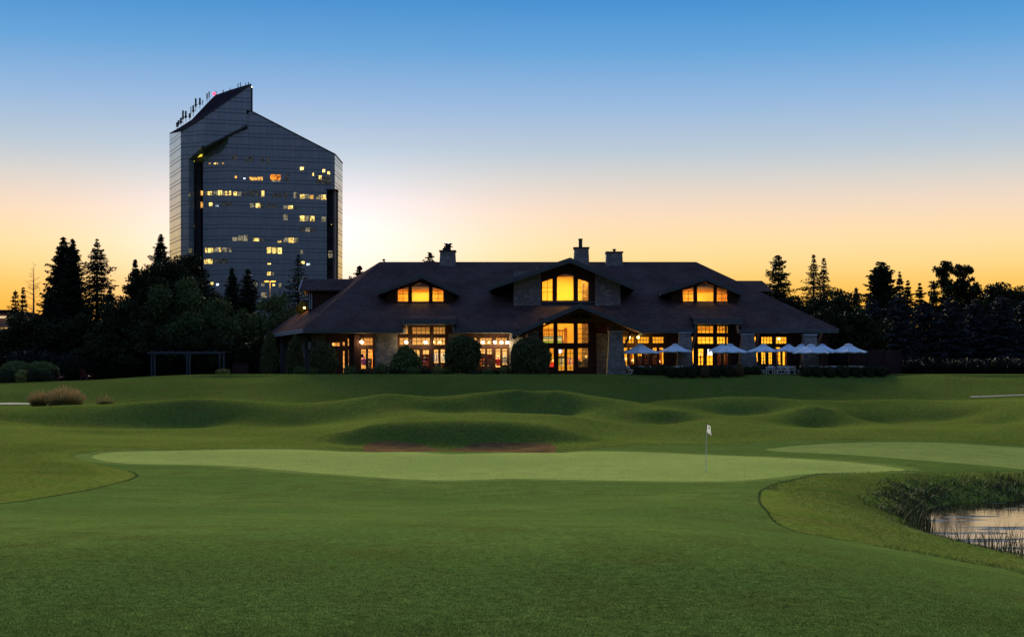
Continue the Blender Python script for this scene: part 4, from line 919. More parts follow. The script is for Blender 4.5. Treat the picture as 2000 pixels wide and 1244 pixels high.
# ------------------------------------------------------------------ trees and plants
def leafmat(name, a, b, rough=0.75, scale=0.5, tr=0.0):
    return pmat(name, a, b, rough=rough, spec=0.15, scale=scale, detail=3, lo=0.3, hi=0.7)
L_SPRUCE = leafmat('spruce_needles', (0.016,0.022,0.012), (0.026,0.034,0.018))
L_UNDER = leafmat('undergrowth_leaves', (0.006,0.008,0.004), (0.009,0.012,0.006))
L_BLUE = leafmat('blue_spruce_needles', (0.030,0.036,0.040), (0.050,0.052,0.062))
L_BROAD = leafmat('broad_leaves', (0.020,0.028,0.010), (0.034,0.044,0.014))
L_WILLOW = leafmat('willow_leaves', (0.060,0.085,0.026), (0.085,0.112,0.036))
L_CEDAR = leafmat('arborvitae_leaves', (0.075,0.088,0.034), (0.105,0.118,0.044))
L_SHRUB = leafmat('shrub_leaves', (0.085,0.120,0.035), (0.13,0.165,0.05), scale=2)
L_HEDGE = leafmat('hedge_leaves', (0.030,0.042,0.020), (0.045,0.058,0.024), scale=1.2)
L_FLOWER = leafmat('flower_shrub_leaves', (0.16,0.07,0.04), (0.09,0.09,0.035), scale=3)
L_GOLD = leafmat('golden_shrub_leaves', (0.26,0.24,0.06), (0.18,0.18,0.05), scale=3)

def quads(C, R, sx, sy, rng, up=None, tilt=1.0):
    """leaf-sized quads at centres C; R: none for free orientation, else axis directions along which they lie"""
    n = len(C)
    if R is None: a = rng.normal(size=(n,3)); a /= np.linalg.norm(a, axis=1, keepdims=True)
    else: a = R/np.linalg.norm(R, axis=1, keepdims=True)
    b = rng.normal(size=(n,3)); b -= (b*a).sum(1, keepdims=True)*a; b /= np.linalg.norm(b, axis=1, keepdims=True)
    sx = np.asarray(sx).reshape(-1,1)*(0.6+0.8*rng.random((n,1))); sy = np.asarray(sy).reshape(-1,1)*(0.6+0.8*rng.random((n,1)))
    V = np.stack([C-a*sx, C-b*sy*0.55+a*sx*0.1, C+a*sx, C+b*sy*0.55+a*sx*0.1], 1).reshape(-1,3)
    F = np.arange(n*4).reshape(-1,4)
    return V, F

def trunk_mesh(mb, H, r, lean=0.0, n=7, top=0.95):
    k = 5; p = Vector((0,0,-0.3))
    for i in range(k):
        q = Vector((lean*H*((i+1)/k)**2, 0.02*H*math.sin(i*1.7)*0.3, H*top*(i+1)/k)); mb.tube(p, q, r*(1-i/k)**0.8+.02, r*(1-(i+1)/k)**0.8+.02, n); p = q

def tree_thing(name, label, x, y, z, group='trees'):
    return thing(name, label, 'tree', (x, y, z), group)

def conifer(name, label, x, y, z, H, R, seed, mat=None, dens=1.0, droop=0.25, base=0.06, leaf=0.17, irr=0.3, shape=0.85, group=None, barkm=None, bare=0.0):
    rng = np.random.default_rng(seed); t = tree_thing(name, label, x, y, z, group); sc = max(1.0, y/185.0); leaf *= sc
    mb = MB(); trunk_mesh(mb, H, 0.018*H+.04)
    CC = []; AX = []
    nw = int(H/sc*3.6*max(dens, .55))
    for i in range(nw):
        f = base+(1-base)*(i+rng.random())/nw; h = f*H
        L0 = R*((1-f)**shape)*(1-irr+2*irr*rng.random())*1.30+0.05
        if f < 0.16: L0 *= 0.75+f*1.5
        nb = int(rng.integers(4, 7)*(0.7+0.5*min(dens,1.4))) if f < 0.93 else 3
        a0 = rng.random()*6.28
        for j in range(nb):
            a = a0+6.283*j/nb+rng.normal()*0.25; L1 = L0*(0.6+0.55*rng.random())
            d = np.array([math.cos(a), math.sin(a), 0.0]); up = 0.35*(f-0.35)+rng.normal()*0.08
            m = max(4, int(L1/sc*7.0*dens))
            s = (np.arange(m)+rng.random(m))/m
            pts = np.array([0,0,h])+np.outer(s*L1, d)+np.stack([np.zeros(m), np.zeros(m), (up*s-droop*s*s*(1.15-f)+0.10*s**3)*L1], 1)
            if L1 > 0.5: mb.tube((0,0,h), tuple(pts[-1]), 0.012*L1+.012, 0.008, 3)
            if rng.random() < bare: continue
            side = np.cross(d, [0,0,1.0]); wd = 0.30*L1*(1-s)+0.07
            rep = 3 if dens >= 1 else 2
            for q in range(rep):
                off = rng.normal(size=m)*wd
                c_ = pts+np.outer(off, side)+np.stack([np.zeros(m), np.zeros(m), -abs(rng.normal(size=m))*0.14-abs(off)*.25], 1)
                CC.append(c_); ax = np.outer(np.ones(m), d)+np.outer(np.sign(off)*0.8, side)+np.array([0,0,-0.35])+rng.normal(size=(m,3))*0.25; AX.append(ax)
    top = np.array([[0,0,H*0.95],[0,0,H*0.985],[0,0,H*0.965],[0,0,H*0.925]]); CC.append(top); AX.append(np.tile([0,0,1.0],(4,1))+rng.normal(size=(4,3))*.15)
    C_ = np.concatenate(CC); A = np.concatenate(AX)
    V, F = quads(C_, A, leaf*1.15, leaf*0.75, rng)
    og = np.array([x,y,z]); mesh_np('crown', V+og, F, mat or L_SPRUCE, t)
    for i in range(len(mb.v)): mb.v[i] = tuple(np.array(mb.v[i])+og)
    mb.build('trunk', barkm or M_BARK, t)
    return t

def broadleaf(name, label, x, y, z, H, lobes, seed, mat=None, leaf=0.19, n=480, trunk_h=0.35, tr=0.03, group=None, gap=0.0, hang=0.0):
    """lobes: (dx, dy, dz, rx, rz) as shares of the height; each becomes many leafy clumps on limbs"""
    rng = np.random.default_rng(seed); t = tree_thing(name, label, x, y, z, group); og = np.array([x,y,z]); sc = max(1.0, y/185.0); leaf *= sc; n = n/sc/sc
    mb = MB(); r0 = tr*H*0.5+.05
    fork = np.array([0,0,trunk_h*H]); mb.tube((0,0,-.3), fork, r0*1.2, r0*.8, 8)
    CC = []; AX = []
    for (dx, dy, dz, rx, rz) in lobes:
        c0 = np.array([dx*H, dy*H, dz*H]); RX, RZ = rx*H, rz*H
        mb.tube(fork, tuple(c0-np.array([0,0,RZ*.4])), r0*.55, r0*.2, 6)
        ncl = max(5, int(13+RX*RX*RZ*0.26/sc**3)); ncl = min(ncl, 50)
        for k in range(ncl):
            u = rng.normal(size=3); u /= np.linalg.norm(u); rr = rng.random()**0.45
            cc = c0+u*np.array([RX,RX,RZ])*rr*0.92
            cr = (0.20+0.16*rng.random())*min(RX,RZ)+0.25
            mb.tube(tuple(c0-np.array([0,0,RZ*.4])), tuple(cc), r0*.16, .012, 4)
            m = int(n*(cr**2)*0.55)+25
            w = rng.normal(size=(m,3)); w /= np.linalg.norm(w, axis=1, keepdims=True)
            q = cc+w*cr*(rng.random((m,1))**0.5)*np.array([1,1,0.8]); q[:,2] -= hang*np.abs(rng.normal(size=m))*cr
            CC.append(q); AX.append(w*0.6+rng.normal(size=(m,3))*0.6+np.array([0,0,-hang*2.5]))
    C_ = np.concatenate(CC); A = np.concatenate(AX)
    V, F = quads(C_, A, leaf, leaf*0.85, rng)
    mesh_np('crown', V+og, F, mat or L_BROAD, t)
    for i in range(len(mb.v)): mb.v[i] = tuple(np.array(mb.v[i])+og)
    mb.build('trunk', M_BARK, t)
    return t

def bare_tree(name, label, x, y, z, H, seed, spread=0.28, conif=True, mat=None, group=None):
    rng = np.random.default_rng(seed); t = tree_thing(name, label, x, y, z, group); og = np.array([x,y,z]); mb = MB(); tw = MB()
    if conif:
        trunk_mesh(mb, H, .012*H+.03)
        for i in range(int(H*4.5)):
            f = 0.12+0.85*rng.random(); L1 = spread*H*(1-f)**.8*(.5+.6*rng.random()); a = rng.random()*6.28
            e = np.array([math.cos(a)*L1, math.sin(a)*L1, f*H+L1*(0.25+.25*rng.random())]); tw.tube((0,0,f*H), tuple(e), .035, .012, 3)
            for k in range(3):
                s = .4+.5*rng.random(); p = np.array([0,0,f*H])*(1-s)+e*s; tw.tube(tuple(p), tuple(p+rng.normal(size=3)*L1*.16+np.array([0,0,L1*.1])), .016, .007, 3)
    else:
        def grow(p, d, L1, r, k):
            q = p+d*L1; (mb if k < 2 else tw).tube(tuple(p), tuple(q), r, r*.6, 5 if k < 2 else 3)
            if k >= 5: return
            for _ in range(3 if k < 3 else 2):
                d2 = d+rng.normal(size=3)*.42+np.array([0,0,.12]); d2 /= np.linalg.norm(d2); grow(q if _ else p+d*L1*.75, d2, L1*.72, r*.55, k+1)
        grow(np.array([0,0,-.2]), np.array([0,0,1.0]), H*.30, .012*H, 0)
    for m_ in (mb, tw):
        for i in range(len(m_.v)): m_.v[i] = tuple(np.array(m_.v[i])+og)
    tw.build('crown', mat or M_BARKL, t); mb.build('trunk', mat or M_BARKL, t)
    return t

def leafy_solid(name, label, cat, x, y, z, prof, mat, seed, n, leaf, group=None, sx=1.0, sy=1.0, rough=0.07, stem=True):
    """clipped or compact shrub: leaves on the skin of a turned profile (r, z), a darker leafy core within"""
    rng = np.random.default_rng(seed); t = thing(name, label, cat, (x, y, z), group); og = np.array([x,y,z])
    pr = np.array(prof, float); seg = np.linalg.norm(np.diff(pr, axis=0), axis=1); w = seg*(pr[:-1,0]+pr[1:,0]+.02); w /= w.sum()
    k = rng.choice(len(seg), size=n, p=w); s = rng.random(n); rz = pr[k]*(1-s[:,None])+pr[k+1]*s[:,None]
    a = rng.random(n)*6.283; rr = rz[:,0]*(1+rng.normal(size=n)*rough-.02)
    wob = 1+.06*np.sin(a*3+rz[:,1]*2.1+seed)+.04*np.sin(a*5-rz[:,1]*3.3)
    C_ = np.stack([np.cos(a)*rr*wob*sx, np.sin(a)*rr*wob*sy, rz[:,1]+rng.normal(size=n)*rough*.5], 1)
    V, F = quads(C_, None, leaf, leaf*.9, rng)
    mb = MB(); mb.lathe((0,0,0), [(max(.02,r*.90), zz) for r, zz in prof], 14)
    cv = np.array(mb.v)*np.array([sx,sy,1]); 
    cf = []
    for f in mb.f:
        if len(f) == 4: cf.append(f)
        else: cf += [(f[0], f[i], f[i+1], f[i+1]) for i in range(1, len(f)-1)]
    cf = [f for f in cf if len(set(f)) == 4]
    nV = len(V); V = np.concatenate([V, cv]); F = np.concatenate([F, np.array(cf)+nV])
    mesh_np('foliage', V+og, F, mat, t)
    if stem: m2 = MB(); m2.tube((x,y,z-.2),(x,y,z+prof[0][1]+.3),.05,.04,6); m2.build('stem', M_BARK, t)
    return t
def ball(r, h, z0=0.0): return [(r*max(.12, math.sin(math.pi*(.06+.94*i/9))**.75) if i < 9 else .05, z0+h*(.5-.5*math.cos(math.pi*i/9))) for i in range(10)]

def TP(px, pyt, D, zb=None):
    """ground point and height of a tree whose tip the photo shows at px, pyt"""
    z = zb if zb is not None else gz(X(px,D), D)
    return X(px,D), D, z, Z(pyt,D)-z
SPRW = lambda wpx, D: wpx*D/FL/2
def spr(px, pyt, w, D, seed, label, group, name='spruce_tree', **k):
    x, y, z, H = TP(px, pyt, D); return conifer(name, label, x, y, z, H, SPRW(w, D), seed, group=group, **k)
GLT = 'evergreens at the left of the clubhouse'
spr(30, 566, 64, 190, 1, 'small dark spruce at the far left edge beside the low building', GLT, dens=.9)
spr(45, 561, 56, 194, 2, 'small narrow spruce between the far left spruce and the bare larch', GLT, dens=.9)
x, y, z, H = TP(66, 507, 188); bare_tree('bare_larch', 'leafless pale larch with thin upswept twigs left of the big spruces', x, y, z, H, 3, spread=.26, mat=M_BARKL)
spr(124, 462, 108, 178, 4, 'tallest dense dark spruce of the left group', GLT, dens=1.5, leaf=.18, irr=.35, shape=.75)
spr(142, 466, 84, 176, 5, 'dense dark spruce growing into the tallest left spruce', GLT, dens=1.4, leaf=.18, irr=.35, shape=.75)
spr(96, 560, 90, 172, 6, 'short broad dark spruce at the foot of the tallest spruce', GLT, dens=1.4)
spr(190, 467, 150, 176, 7, 'tall open spruce with drooping branches and sky showing through', GLT, dens=1.0, droop=.45, leaf=.16, irr=.35, shape=.8)
spr(215, 560, 80, 170, 8, 'short spruce in front of the tall open spruce', GLT, dens=1.0)
spr(314, 457, 116, 182, 9, 'pointed spruce rising out of the dark clump beside the tower', GLT, dens=1.3, shape=.8)
spr(264, 505, 64, 176, 10, 'spruce on the left shoulder of the dark clump beside the tower', GLT, dens=1.2)
def brd(px, pyt, D, lobes, seed, label, name='broadleaf_tree', group='broadleaf trees left of the clubhouse', **k):
    x, y, z, H = TP(px, pyt, D); return broadleaf(name, label, x, y, z, H, lobes, seed, group=group, **k)
brd(305, 496, 172, [(0,0,.72,.26,.26),(-.16,.02,.55,.2,.2),(.17,0,.62,.22,.24),(0,-.05,.4,.26,.2)], 11, 'dark round broadleaf tree in the clump in front of the pointed spruce')
brd(352, 490, 178, [(0,0,.74,.2,.25),(.13,0,.55,.2,.22),(-.1,0,.45,.22,.2)], 12, 'dark leafy tree standing against the left edge of the tower')
brd(345, 532, 164, [(0,0,.7,.3,.28),(-.25,0,.5,.25,.24),(.25,-.02,.45,.26,.22),(0,0,.3,.34,.22)], 13, 'grey green weeping willow in front of the tower foot', name='willow_tree', mat=L_WILLOW, hang=.5, leaf=.18)
brd(400, 555, 161, [(0,0,.66,.28,.3),(.2,0,.45,.22,.24),(-.22,0,.4,.24,.24)], 14, 'lighter green willow left of the pair of spruces', name='willow_tree', mat=L_WILLOW, hang=.5, leaf=.18)
brd(255, 575, 163, [(0,0,.66,.34,.3),(.3,0,.45,.28,.26),(-.3,0,.4,.28,.26)], 15, 'dim broad tree below the gap between the left groups', hang=.2)
brd(170, 612, 166, [(0,0,.6,.5,.36),(-.45,0,.5,.4,.36),(.4,0,.5,.4,.36)], 16, 'low wide dark tree under the open spruce', leaf=.22, n=330)
brd(75, 600, 168, [(0,0,.6,.45,.36),(-.4,0,.5,.4,.36),(.35,0,.5,.4,.34)], 17, 'low wide dark tree below the bare larch', leaf=.22, n=330)
brd(0, 640, 170, [(0,0,.6,.5,.36),(.4,0,.45,.4,.3)], 18, 'low dark tree cut by the left edge of the photo', leaf=.22, n=330)
brd(300, 625, 158, [(0,0,.6,.5,.36),(-.4,0,.4,.4,.3),(.45,0,.45,.4,.32)], 19, 'dark underwood tree behind the left half of the pergola', leaf=.2, n=330)
brd(400, 640, 156.5, [(0,0,.6,.5,.36),(-.4,0,.4,.4,.3),(.45,0,.45,.4,.32)], 20, 'dark underwood tree behind the right half of the pergola', leaf=.2, n=330)
brd(215, 650, 157, [(0,0,.6,.5,.36),(-.45,0,.45,.4,.32),(.45,0,.4,.4,.32)], 21, 'low dark tree behind the red garden chairs', leaf=.2, n=330)
brd(470, 655, 158, [(0,0,.6,.36,.34),(-.25,0,.45,.3,.3),(.2,0,.4,.25,.25)], 66, 'dark tree behind the wooden bin', leaf=.2, n=330)
GMD = 'spruces in front of the tower'
spr(453, 522, 84, 196, 22, 'dark conical spruce, taller of the pair in front of the tower', GMD, dens=1.3, irr=.2)
spr(484, 525, 72, 198, 23, 'dark spruce leaning on the conical one in front of the tower', GMD, dens=1.3, irr=.35, shape=.6)
spr(583, 497, 112, 192, 24, 'open spruce with hanging boughs right of the street lamp', GMD, dens=.8, droop=.45)
brd(545, 566, 172, [(0,0,.66,.32,.3),(-.28,0,.45,.28,.26),(.22,0,.5,.26,.26),(0,0,.3,.4,.2)], 25, 'round willow in front of the street lamp', name='willow_tree', mat=L_WILLOW, hang=.35, leaf=.18)
brd(492, 588, 168, [(0,0,.62,.34,.32),(-.25,0,.4,.3,.25),(.25,0,.4,.3,.25)], 26, 'dim bushy tree below the pair of spruces', mat=L_WILLOW, hang=.3, leaf=.18)
spr(702, 517, 120, 215, 27, 'small spruce top showing over the left roof slope', 'spruce tops behind the roof', dens=1.2)
spr(840, 491, 130, 215, 28, 'small spruce top beside the left chimney', 'spruce tops behind the roof', dens=1.1)
spr(750, 505, 60, 215, 29, 'tiny spruce tip over the left end of the ridge', 'spruce tops behind the roof', dens=.9)
GRT = 'evergreens at the right of the clubhouse'
spr(1520, 497, 92, 186, 30, 'ragged spruce just right of the clubhouse roof', GRT, dens=1.0, irr=.45, shape=.6, leaf=.18)
spr(1589, 496, 92, 190, 31, 'slender taller spruce of the twin pair right of the roof', GRT, dens=.9, irr=.35)
spr(1609, 504, 80, 192, 32, 'slender shorter spruce of the twin pair right of the roof', GRT, dens=.85, irr=.35)
x, y, z, H = TP(1640, 522, 196); bare_tree('bare_tree', 'leafless brown tree with fanned branches beside the twin spruces', x, y, z, H, 33, conif=False, mat=M_BARKL)
spr(1721, 511, 96, 349, 34, 'massive dense dark spruce right of the bare tree', GRT, dens=1.6, irr=.3, shape=.5, leaf=.20)
spr(1757, 531, 62, 357, 35, 'narrow spruce leaning on the massive spruce', GRT, dens=1.1)
spr(1773, 548, 60, 357, 36, 'short spruce beside the narrow one', GRT, dens=1.1)
spr(1796, 551, 72, 353, 37, 'short spruce between the massive spruce and the oak', GRT, dens=1.1)
spr(1672, 560, 44, 190, 38, 'small spruce tip left of the massive spruce', GRT, dens=1.1)
brd(1865, 504, 350, [(-.075,0,.86,.10,.12),(.08,0,.87,.095,.13),(-.1,0,.7,.13,.13),(.1,0,.7,.14,.13),(0,0,.72,.12,.12),(-.15,0,.55,.12,.13),(.17,0,.55,.12,.13),(0,.05,.5,.2,.14)], 39, 'big two lobed oak with sky showing between its leaves', name='oak_tree', group=None, leaf=.2, n=420)
for i, (px, py, w) in enumerate(((1500,565,.5),(1550,560,.45),(1632,556,.4),(1915,560,.4),(1945,552,.5),(1990,543,.5),(2045,548,.5))):
    brd(px, py, (190-3*(i % 3))*(1.9 if px > 1680 else 1), [(0,0,.66,.34,.3),(-w*.7,0,.5,.3,.3),(w*.7,0,.5,.3,.3),(0,0,.35,.4,.25)], 40+i, ['dark bushy tree right behind the clubhouse roof end','dark bushy tree below the ragged spruce','dark bushy tree below the bare tree','dark rounded tree just right of the oak','dark wooded crown near the right edge of the photo','tallest dark crown at the right edge of the photo','dark tree beyond the right edge'][i], group='wood at the right', leaf=.22, n=330)
for i, px in enumerate((1500, 1560, 1620, 1668)):
    brd(px, 592+6*(i % 2), 172, [(0,0,.6,.4,.36),(-.3,0,.4,.35,.3),(.3,0,.4,.35,.3)], 50+i, ['dark underwood tree nearest the clubhouse end','dark underwood tree below the ragged spruce','dark underwood tree below the twin spruces','dark underwood tree left of the blue spruces'][i], group='underwood behind the terrace', leaf=.22, n=330)
for i, px in enumerate((1705, 1755, 1806, 1858, 1905, 1955, 2005, 2060)):
    spr(px, 574+[8,0,14,4,10,2,8,0][i], 108, 300-4*(i % 2), 60+i, ['first broad blue spruce beside the fence','second broad blue spruce from the fence','third broad blue spruce, below the short spruce','fourth broad blue spruce, below the oak','broad blue spruce right of the one below the oak','broad blue spruce near the right edge of the photo','broad blue spruce cut by the right edge of the photo','broad blue spruce beyond the right edge'][i], 'row of blue spruces', name='blue_spruce', mat=L_BLUE, dens=1.25, irr=.22, base=.02, shape=.7, leaf=.20)

# clipped columns, balls and shrubs along the front
def gpt(px, D): x = X(px, D); return x, D, gz(x, D)
def shrub(name, label, cat, px, D, pyt, wpx, mat, seed, n, leaf, group=None, shape=None, **k):
    x, y, z = gpt(px, D); h = Z(pyt, D)-z; r = wpx*D/FL/2
    leafy_solid(name, label, cat, x, y, z, shape(r, h) if shape else ball(r, h), mat, seed, n, leaf, group, **k)
col = lambda r, h: [(r*.8,0.05),(r,h*.15),(r*.98,h*.4),(r*.8,h*.65),(r*.5,h*.85),(r*.2,h*.96),(.03,h)]
shrub('arborvitae', 'narrow dark arborvitae column beneath the left tip of the roof', 'shrub', 527, 150, 646, 31, L_CEDAR, 80, 5200, .14, 'arborvitae columns', col)
shrub('arborvitae', 'dark arborvitae column against the stone side wall', 'shrub', 577, 147.5, 655, 30, L_CEDAR, 81, 5200, .14, 'arborvitae columns', col)
shrub('round_tree', 'dark rounded clipped tree left of the first lit door', 'tree', 632, 145.5, 671, 50, L_CEDAR, 82, 6000, .15)
shrub('cone_shrub', 'loose conical shrub under the left pair of wall lamps', 'shrub', 793, 144.5, 676, 56, L_SHRUB, 83, 3400, .16, None, lambda r, h: [(r*.95,0.05),(r,h*.2),(r*.85,h*.5),(r*.6,h*.75),(r*.25,h*.93),(.03,h)], rough=.16)
shrub('topiary_tree', 'big clipped round topiary between the two lit shop bays', 'tree', 904, 143.5, 656, 64, L_CEDAR, 84, 8500, .15, 'big clipped topiaries', lambda r, h: [(r*.55,0.25),(r*.85,h*.22),(r,h*.5),(r*.93,h*.75),(r*.6,h*.92),(.05,h)])
shrub('topiary_tree', 'big dark clipped topiary left of the entrance doors', 'tree', 1036, 142, 661, 70, L_CEDAR, 85, 8500, .15, 'big clipped topiaries', lambda r, h: [(r*.8,0.1),(r,h*.3),(r,h*.6),(r*.85,h*.82),(r*.5,h*.95),(.05,h)])
for i, (px, py, w, m_, lb) in enumerate(((585,716,22,L_SHRUB,'small round green bush by the stone side wall'),(612,720,18,L_SHRUB,'small bush right beside the side door'),(630,724,16,L_HEDGE,'low dark bush under the rounded clipped tree'),(684,715,24,L_SHRUB,'light green bush left of the first lit door'),(706,725,26,L_HEDGE,'low clipped bush in front of the first lit door'),(722,720,18,L_FLOWER,'reddish flowering bush at the first lit door'),(744,712,26,L_SHRUB,'bright green round bush right of the first lit door'),
        (772,722,22,L_HEDGE,'low dark bush at the foot of the conical shrub'),(808,718,26,L_SHRUB,'light green bush under the three row window'),(826,715,20,L_FLOWER,'orange tinted flowering bush under the three row window'),(838,724,28,L_HEDGE,'low clipped bush before the clothes display'),(856,716,22,L_GOLD,'golden bush below the clothes display'),(878,719,20,L_SHRUB,'round green bush beside the clipped topiary'),(930,724,40,L_HEDGE,'low wide clipped bush right of the topiary'),(952,722,24,L_SHRUB,'green bush in the middle of the right shop bay'),(972,724,30,L_HEDGE,'low clipped bush before the red shirt'),(986,717,22,L_GOLD,'golden round bush at the end of the right shop bay'),(1008,722,18,L_HEDGE,'small dark bush by the stone pier'),(435,722,26,L_GOLD,'round golden bush at the right post of the pergola'))):
    shrub('round_bush', lb, 'bush', px, 143.2-.6*(i % 3), py, w, m_, 100+i, 900, .11, 'bushes along the shop front')
for i, (px, py, w, m_) in enumerate(((33,706,62,L_SHRUB),(82,707,60,L_SHRUB),(15,724,34,L_HEDGE),(45,724,30,L_GOLD),(65,723,26,L_HEDGE),(92,724,30,L_HEDGE))):
    shrub('mounded_shrub', ['large domed green shrub at the far left of the lawn edge','large domed green shrub beside the first red chair','low dark shrub at the very left edge','low yellowish bush before the two domed shrubs','low dark bush between the domed shrubs','low dark bush in front of the second domed shrub'][i], 'shrub', px, 145-(2.5 if i > 1 else 0), py, w, m_, 130+i, 2600 if i < 2 else 900, .13, 'shrubs at the left of the lawn')
x, y, z = gpt(508, 152); broadleaf('young_tree', 'small young tree with a bare stem left of the arborvitae', x, y, z, 3.9, [(0,0,.8,.3,.2),(-.15,0,.72,.22,.16)], 70, leaf=.16, n=300, trunk_h=.6, tr=.045)

# clipped hedge round the terrace
def hedge(label, px0, px1, D, pyt, seed, d=1.0):
    x0, x1 = X(px0,D), X(px1,D); z = gz((x0+x1)/2, D); h = Z(pyt,D)-z; rng = np.random.default_rng(seed); n = int((x1-x0)*420)
    t = thing('hedge', label, 'hedge', ((x0+x1)/2, D, z), 'hedges in front of the terrace'); xs = x0+(x1-x0)*rng.random(n)
    f = rng.random(n); hh = h*(.92+.10*np.sin(xs*2.1+seed)+.06*np.sin(xs*5.3)); yy = np.where(f < .5, D-d/2, D-d/2+d*rng.random(n)); zz = np.where(f < .5, hh*rng.random(n), hh)
    C_ = np.stack([xs, yy+rng.normal(size=n)*.07, z+zz+rng.normal(size=n)*.06], 1); V, F = quads(C_, None, .11, .10, rng)
    mesh_np('foliage', V, F, L_HEDGE, t)
    mb = MB(); mb.box(x0+.1, x1-.1, D-d/2+.08, D+d/2-.05, z-.1, z+h*.86); mb.build('inner_twigs', L_HEDGE, t)
hedge('long clipped hedge in front of the left half of the terrace', 1236, 1486, 138.0, 717.5, 140)
hedge('clipped hedge in front of the right end of the terrace', 1562, 1736, 138.0, 717.5, 141)
for i, (px, py) in enumerate(((1312,716),(1331,715),(1352,715),(1376,713),(1399,713),(1424,711),(1444,707),(1575,716),(1598,717),(1622,716),(1648,715),(1676,715),(1700,714),(1722,714))):
    shrub('ball_shrub', 'dark ball shrub '+['under the second umbrella','left of the stone pier by the second umbrella','at the stone pier by the second umbrella','right of the pier by the second umbrella','left of the double umbrella','under the double umbrella','at the next stone pier, tallest of the row','at the left end of the right hedge','second along the right hedge','third along the right hedge','fourth along the right hedge','fifth along the right hedge','next to last along the right hedge','last at the right end of the hedge'][i], 'shrub', px, 136.9, py+3, 17, L_FLOWER if i in (6, 3) else L_HEDGE, 150+i, 700, .10, 'ball shrubs before the hedge')

# ornamental grasses on the lawn, bank plants and reeds
M_OGRASS = pmat('plume_grass', (0.52,0.37,0.15), (0.66,0.48,0.22), rough=.9, scale=2)
M_OGRASSG = pmat('grass_blades_dry', (0.24,0.19,0.05), (0.30,0.22,0.07), rough=.9, scale=2)
M_REED = pmat('reed_blades', (0.075,0.085,0.025), (0.11,0.105,0.035), rough=.7, scale=3)
M_REEDG = pmat('bank_blades', (0.045,0.058,0.022), (0.075,0.078,0.03), rough=.8, scale=1.5)
M_TURFN = pmat('mown_blades', (0.075,0.135,0.032), (0.110,0.170,0.040), rough=.85, spec=0, scale=.8)
M_TURFL = pmat('left_rough_blades', (0.080,0.120,0.020), (0.110,0.145,0.028), rough=.85, spec=0, scale=1.5)
M_TURFB = pmat('rough_blades', (0.13,0.17,0.03), (0.16,0.19,0.04), rough=.8, scale=1.5)
def blades(B, H, W, lean, rng, seg=3):
    """curved tapering blades: base points B, heights H"""
    n = len(B); a = rng.random(n)*6.283; d = np.stack([np.cos(a), np.sin(a), np.zeros(n)], 1)*(lean*(0.3+rng.random((n,1)))); a2 = rng.random(n)*3.1416
    s = np.stack([np.cos(a2), np.sin(a2), np.zeros(n)], 1); H = H.reshape(-1,1); P_ = []
    for k in range(seg+1):
        f = k/seg; c_ = B+np.array([0,0,1.0])*H*f*(1-.25*lean*f)+d*H*f*f; w = W*((1-f)**.7*.5+.06); P_.append(c_-s*w); P_.append(c_+s*w)
    V = np.stack(P_, 1).reshape(-1,3); k2 = 2*(seg+1); base = np.arange(n)*k2
    F = np.concatenate([np.stack([base+2*k, base+2*k+1, base+2*k+3, base+2*k+2], 1) for k in range(seg)])
    return V, F
def clump(name, label, cat, x, y, r, h, n, seed, mat, lean=.7, plume=0, group=None, W=.02, pm=None):
    z = gz(x, y); rng = np.random.default_rng(seed); t = thing(name, label, cat, (x,y,z), group)
    a = rng.random(n)*6.283; q = r*np.sqrt(rng.random(n)); B = np.stack([x+np.cos(a)*q, y+np.sin(a)*q, np.full(n, z-.03)], 1)
    V, F = blades(B, h*(.55+.6*rng.random(n))*(1.05-.6*(q/r)**2), W, lean, rng); mesh_np('blades', V, F, mat, t)
    if plume:
        a = rng.random(plume)*6.283; q = r*np.sqrt(rng.random(plume)); B = np.stack([x+np.cos(a)*q, y+np.sin(a)*q, np.full(plume, z)], 1)
        el = h*(.85+.55*rng.random(plume))*(1.1-.5*(q/r)**2); out = np.stack([np.cos(a), np.sin(a), np.zeros(plume)], 1)*(q/r).reshape(-1,1)*h*.45
        tip = B+out+np.stack([np.zeros(plume), np.zeros(plume), el], 1); C_ = []; A = []
        for k in range(6): C_.append(tip-(tip-B)*(.05*k)); A.append(tip-B+rng.normal(size=tip.shape)*.08)
        V, F = quads(np.concatenate(C_), np.concatenate(A), .06, .05, rng); mesh_np('plumes', V, F, pm or M_OGRASS, t)
for i, (px, D, w, h, lb) in enumerate(((76,118.0,.55,1.05,'smaller pale plume grass clump on the left of the lawn'),(127,118.0,1.25,1.25,'wide pale plume grass clump on the left of the lawn'),(205,120,.6,.8,'short brown grass clump right of the plume grasses'))):
    clump('ornamental_grass', lb, 'grass clump', X(px,D), D, w, h, 2600 if i != 1 else 5200, 170+i, M_OGRASSG, .9, [260,700,60][i], 'ornamental grass clumps', .03)
clump('ornamental_grass', 'low spreading yellowish grass patch beside the short brown clump', 'grass clump', X(226,119), 119, 1.3, .4, 2200, 174, M_TURFB, .8, 0, 'ornamental grass clumps', .03)

rngb = np.random.default_rng(200)
def scatter(cond, x0, x1, y0, y1, n, seed):
    r = np.random.default_rng(seed); x = x0+(x1-x0)*r.random(n); y = y0+(y1-y0)*r.random(n); z = height(x, y); k = cond(x, y, z, r); return np.stack([x[k], y[k], z[k]], 1), r
sdf_fair = lambda x, y: sdf(R_FAIR, x, y)
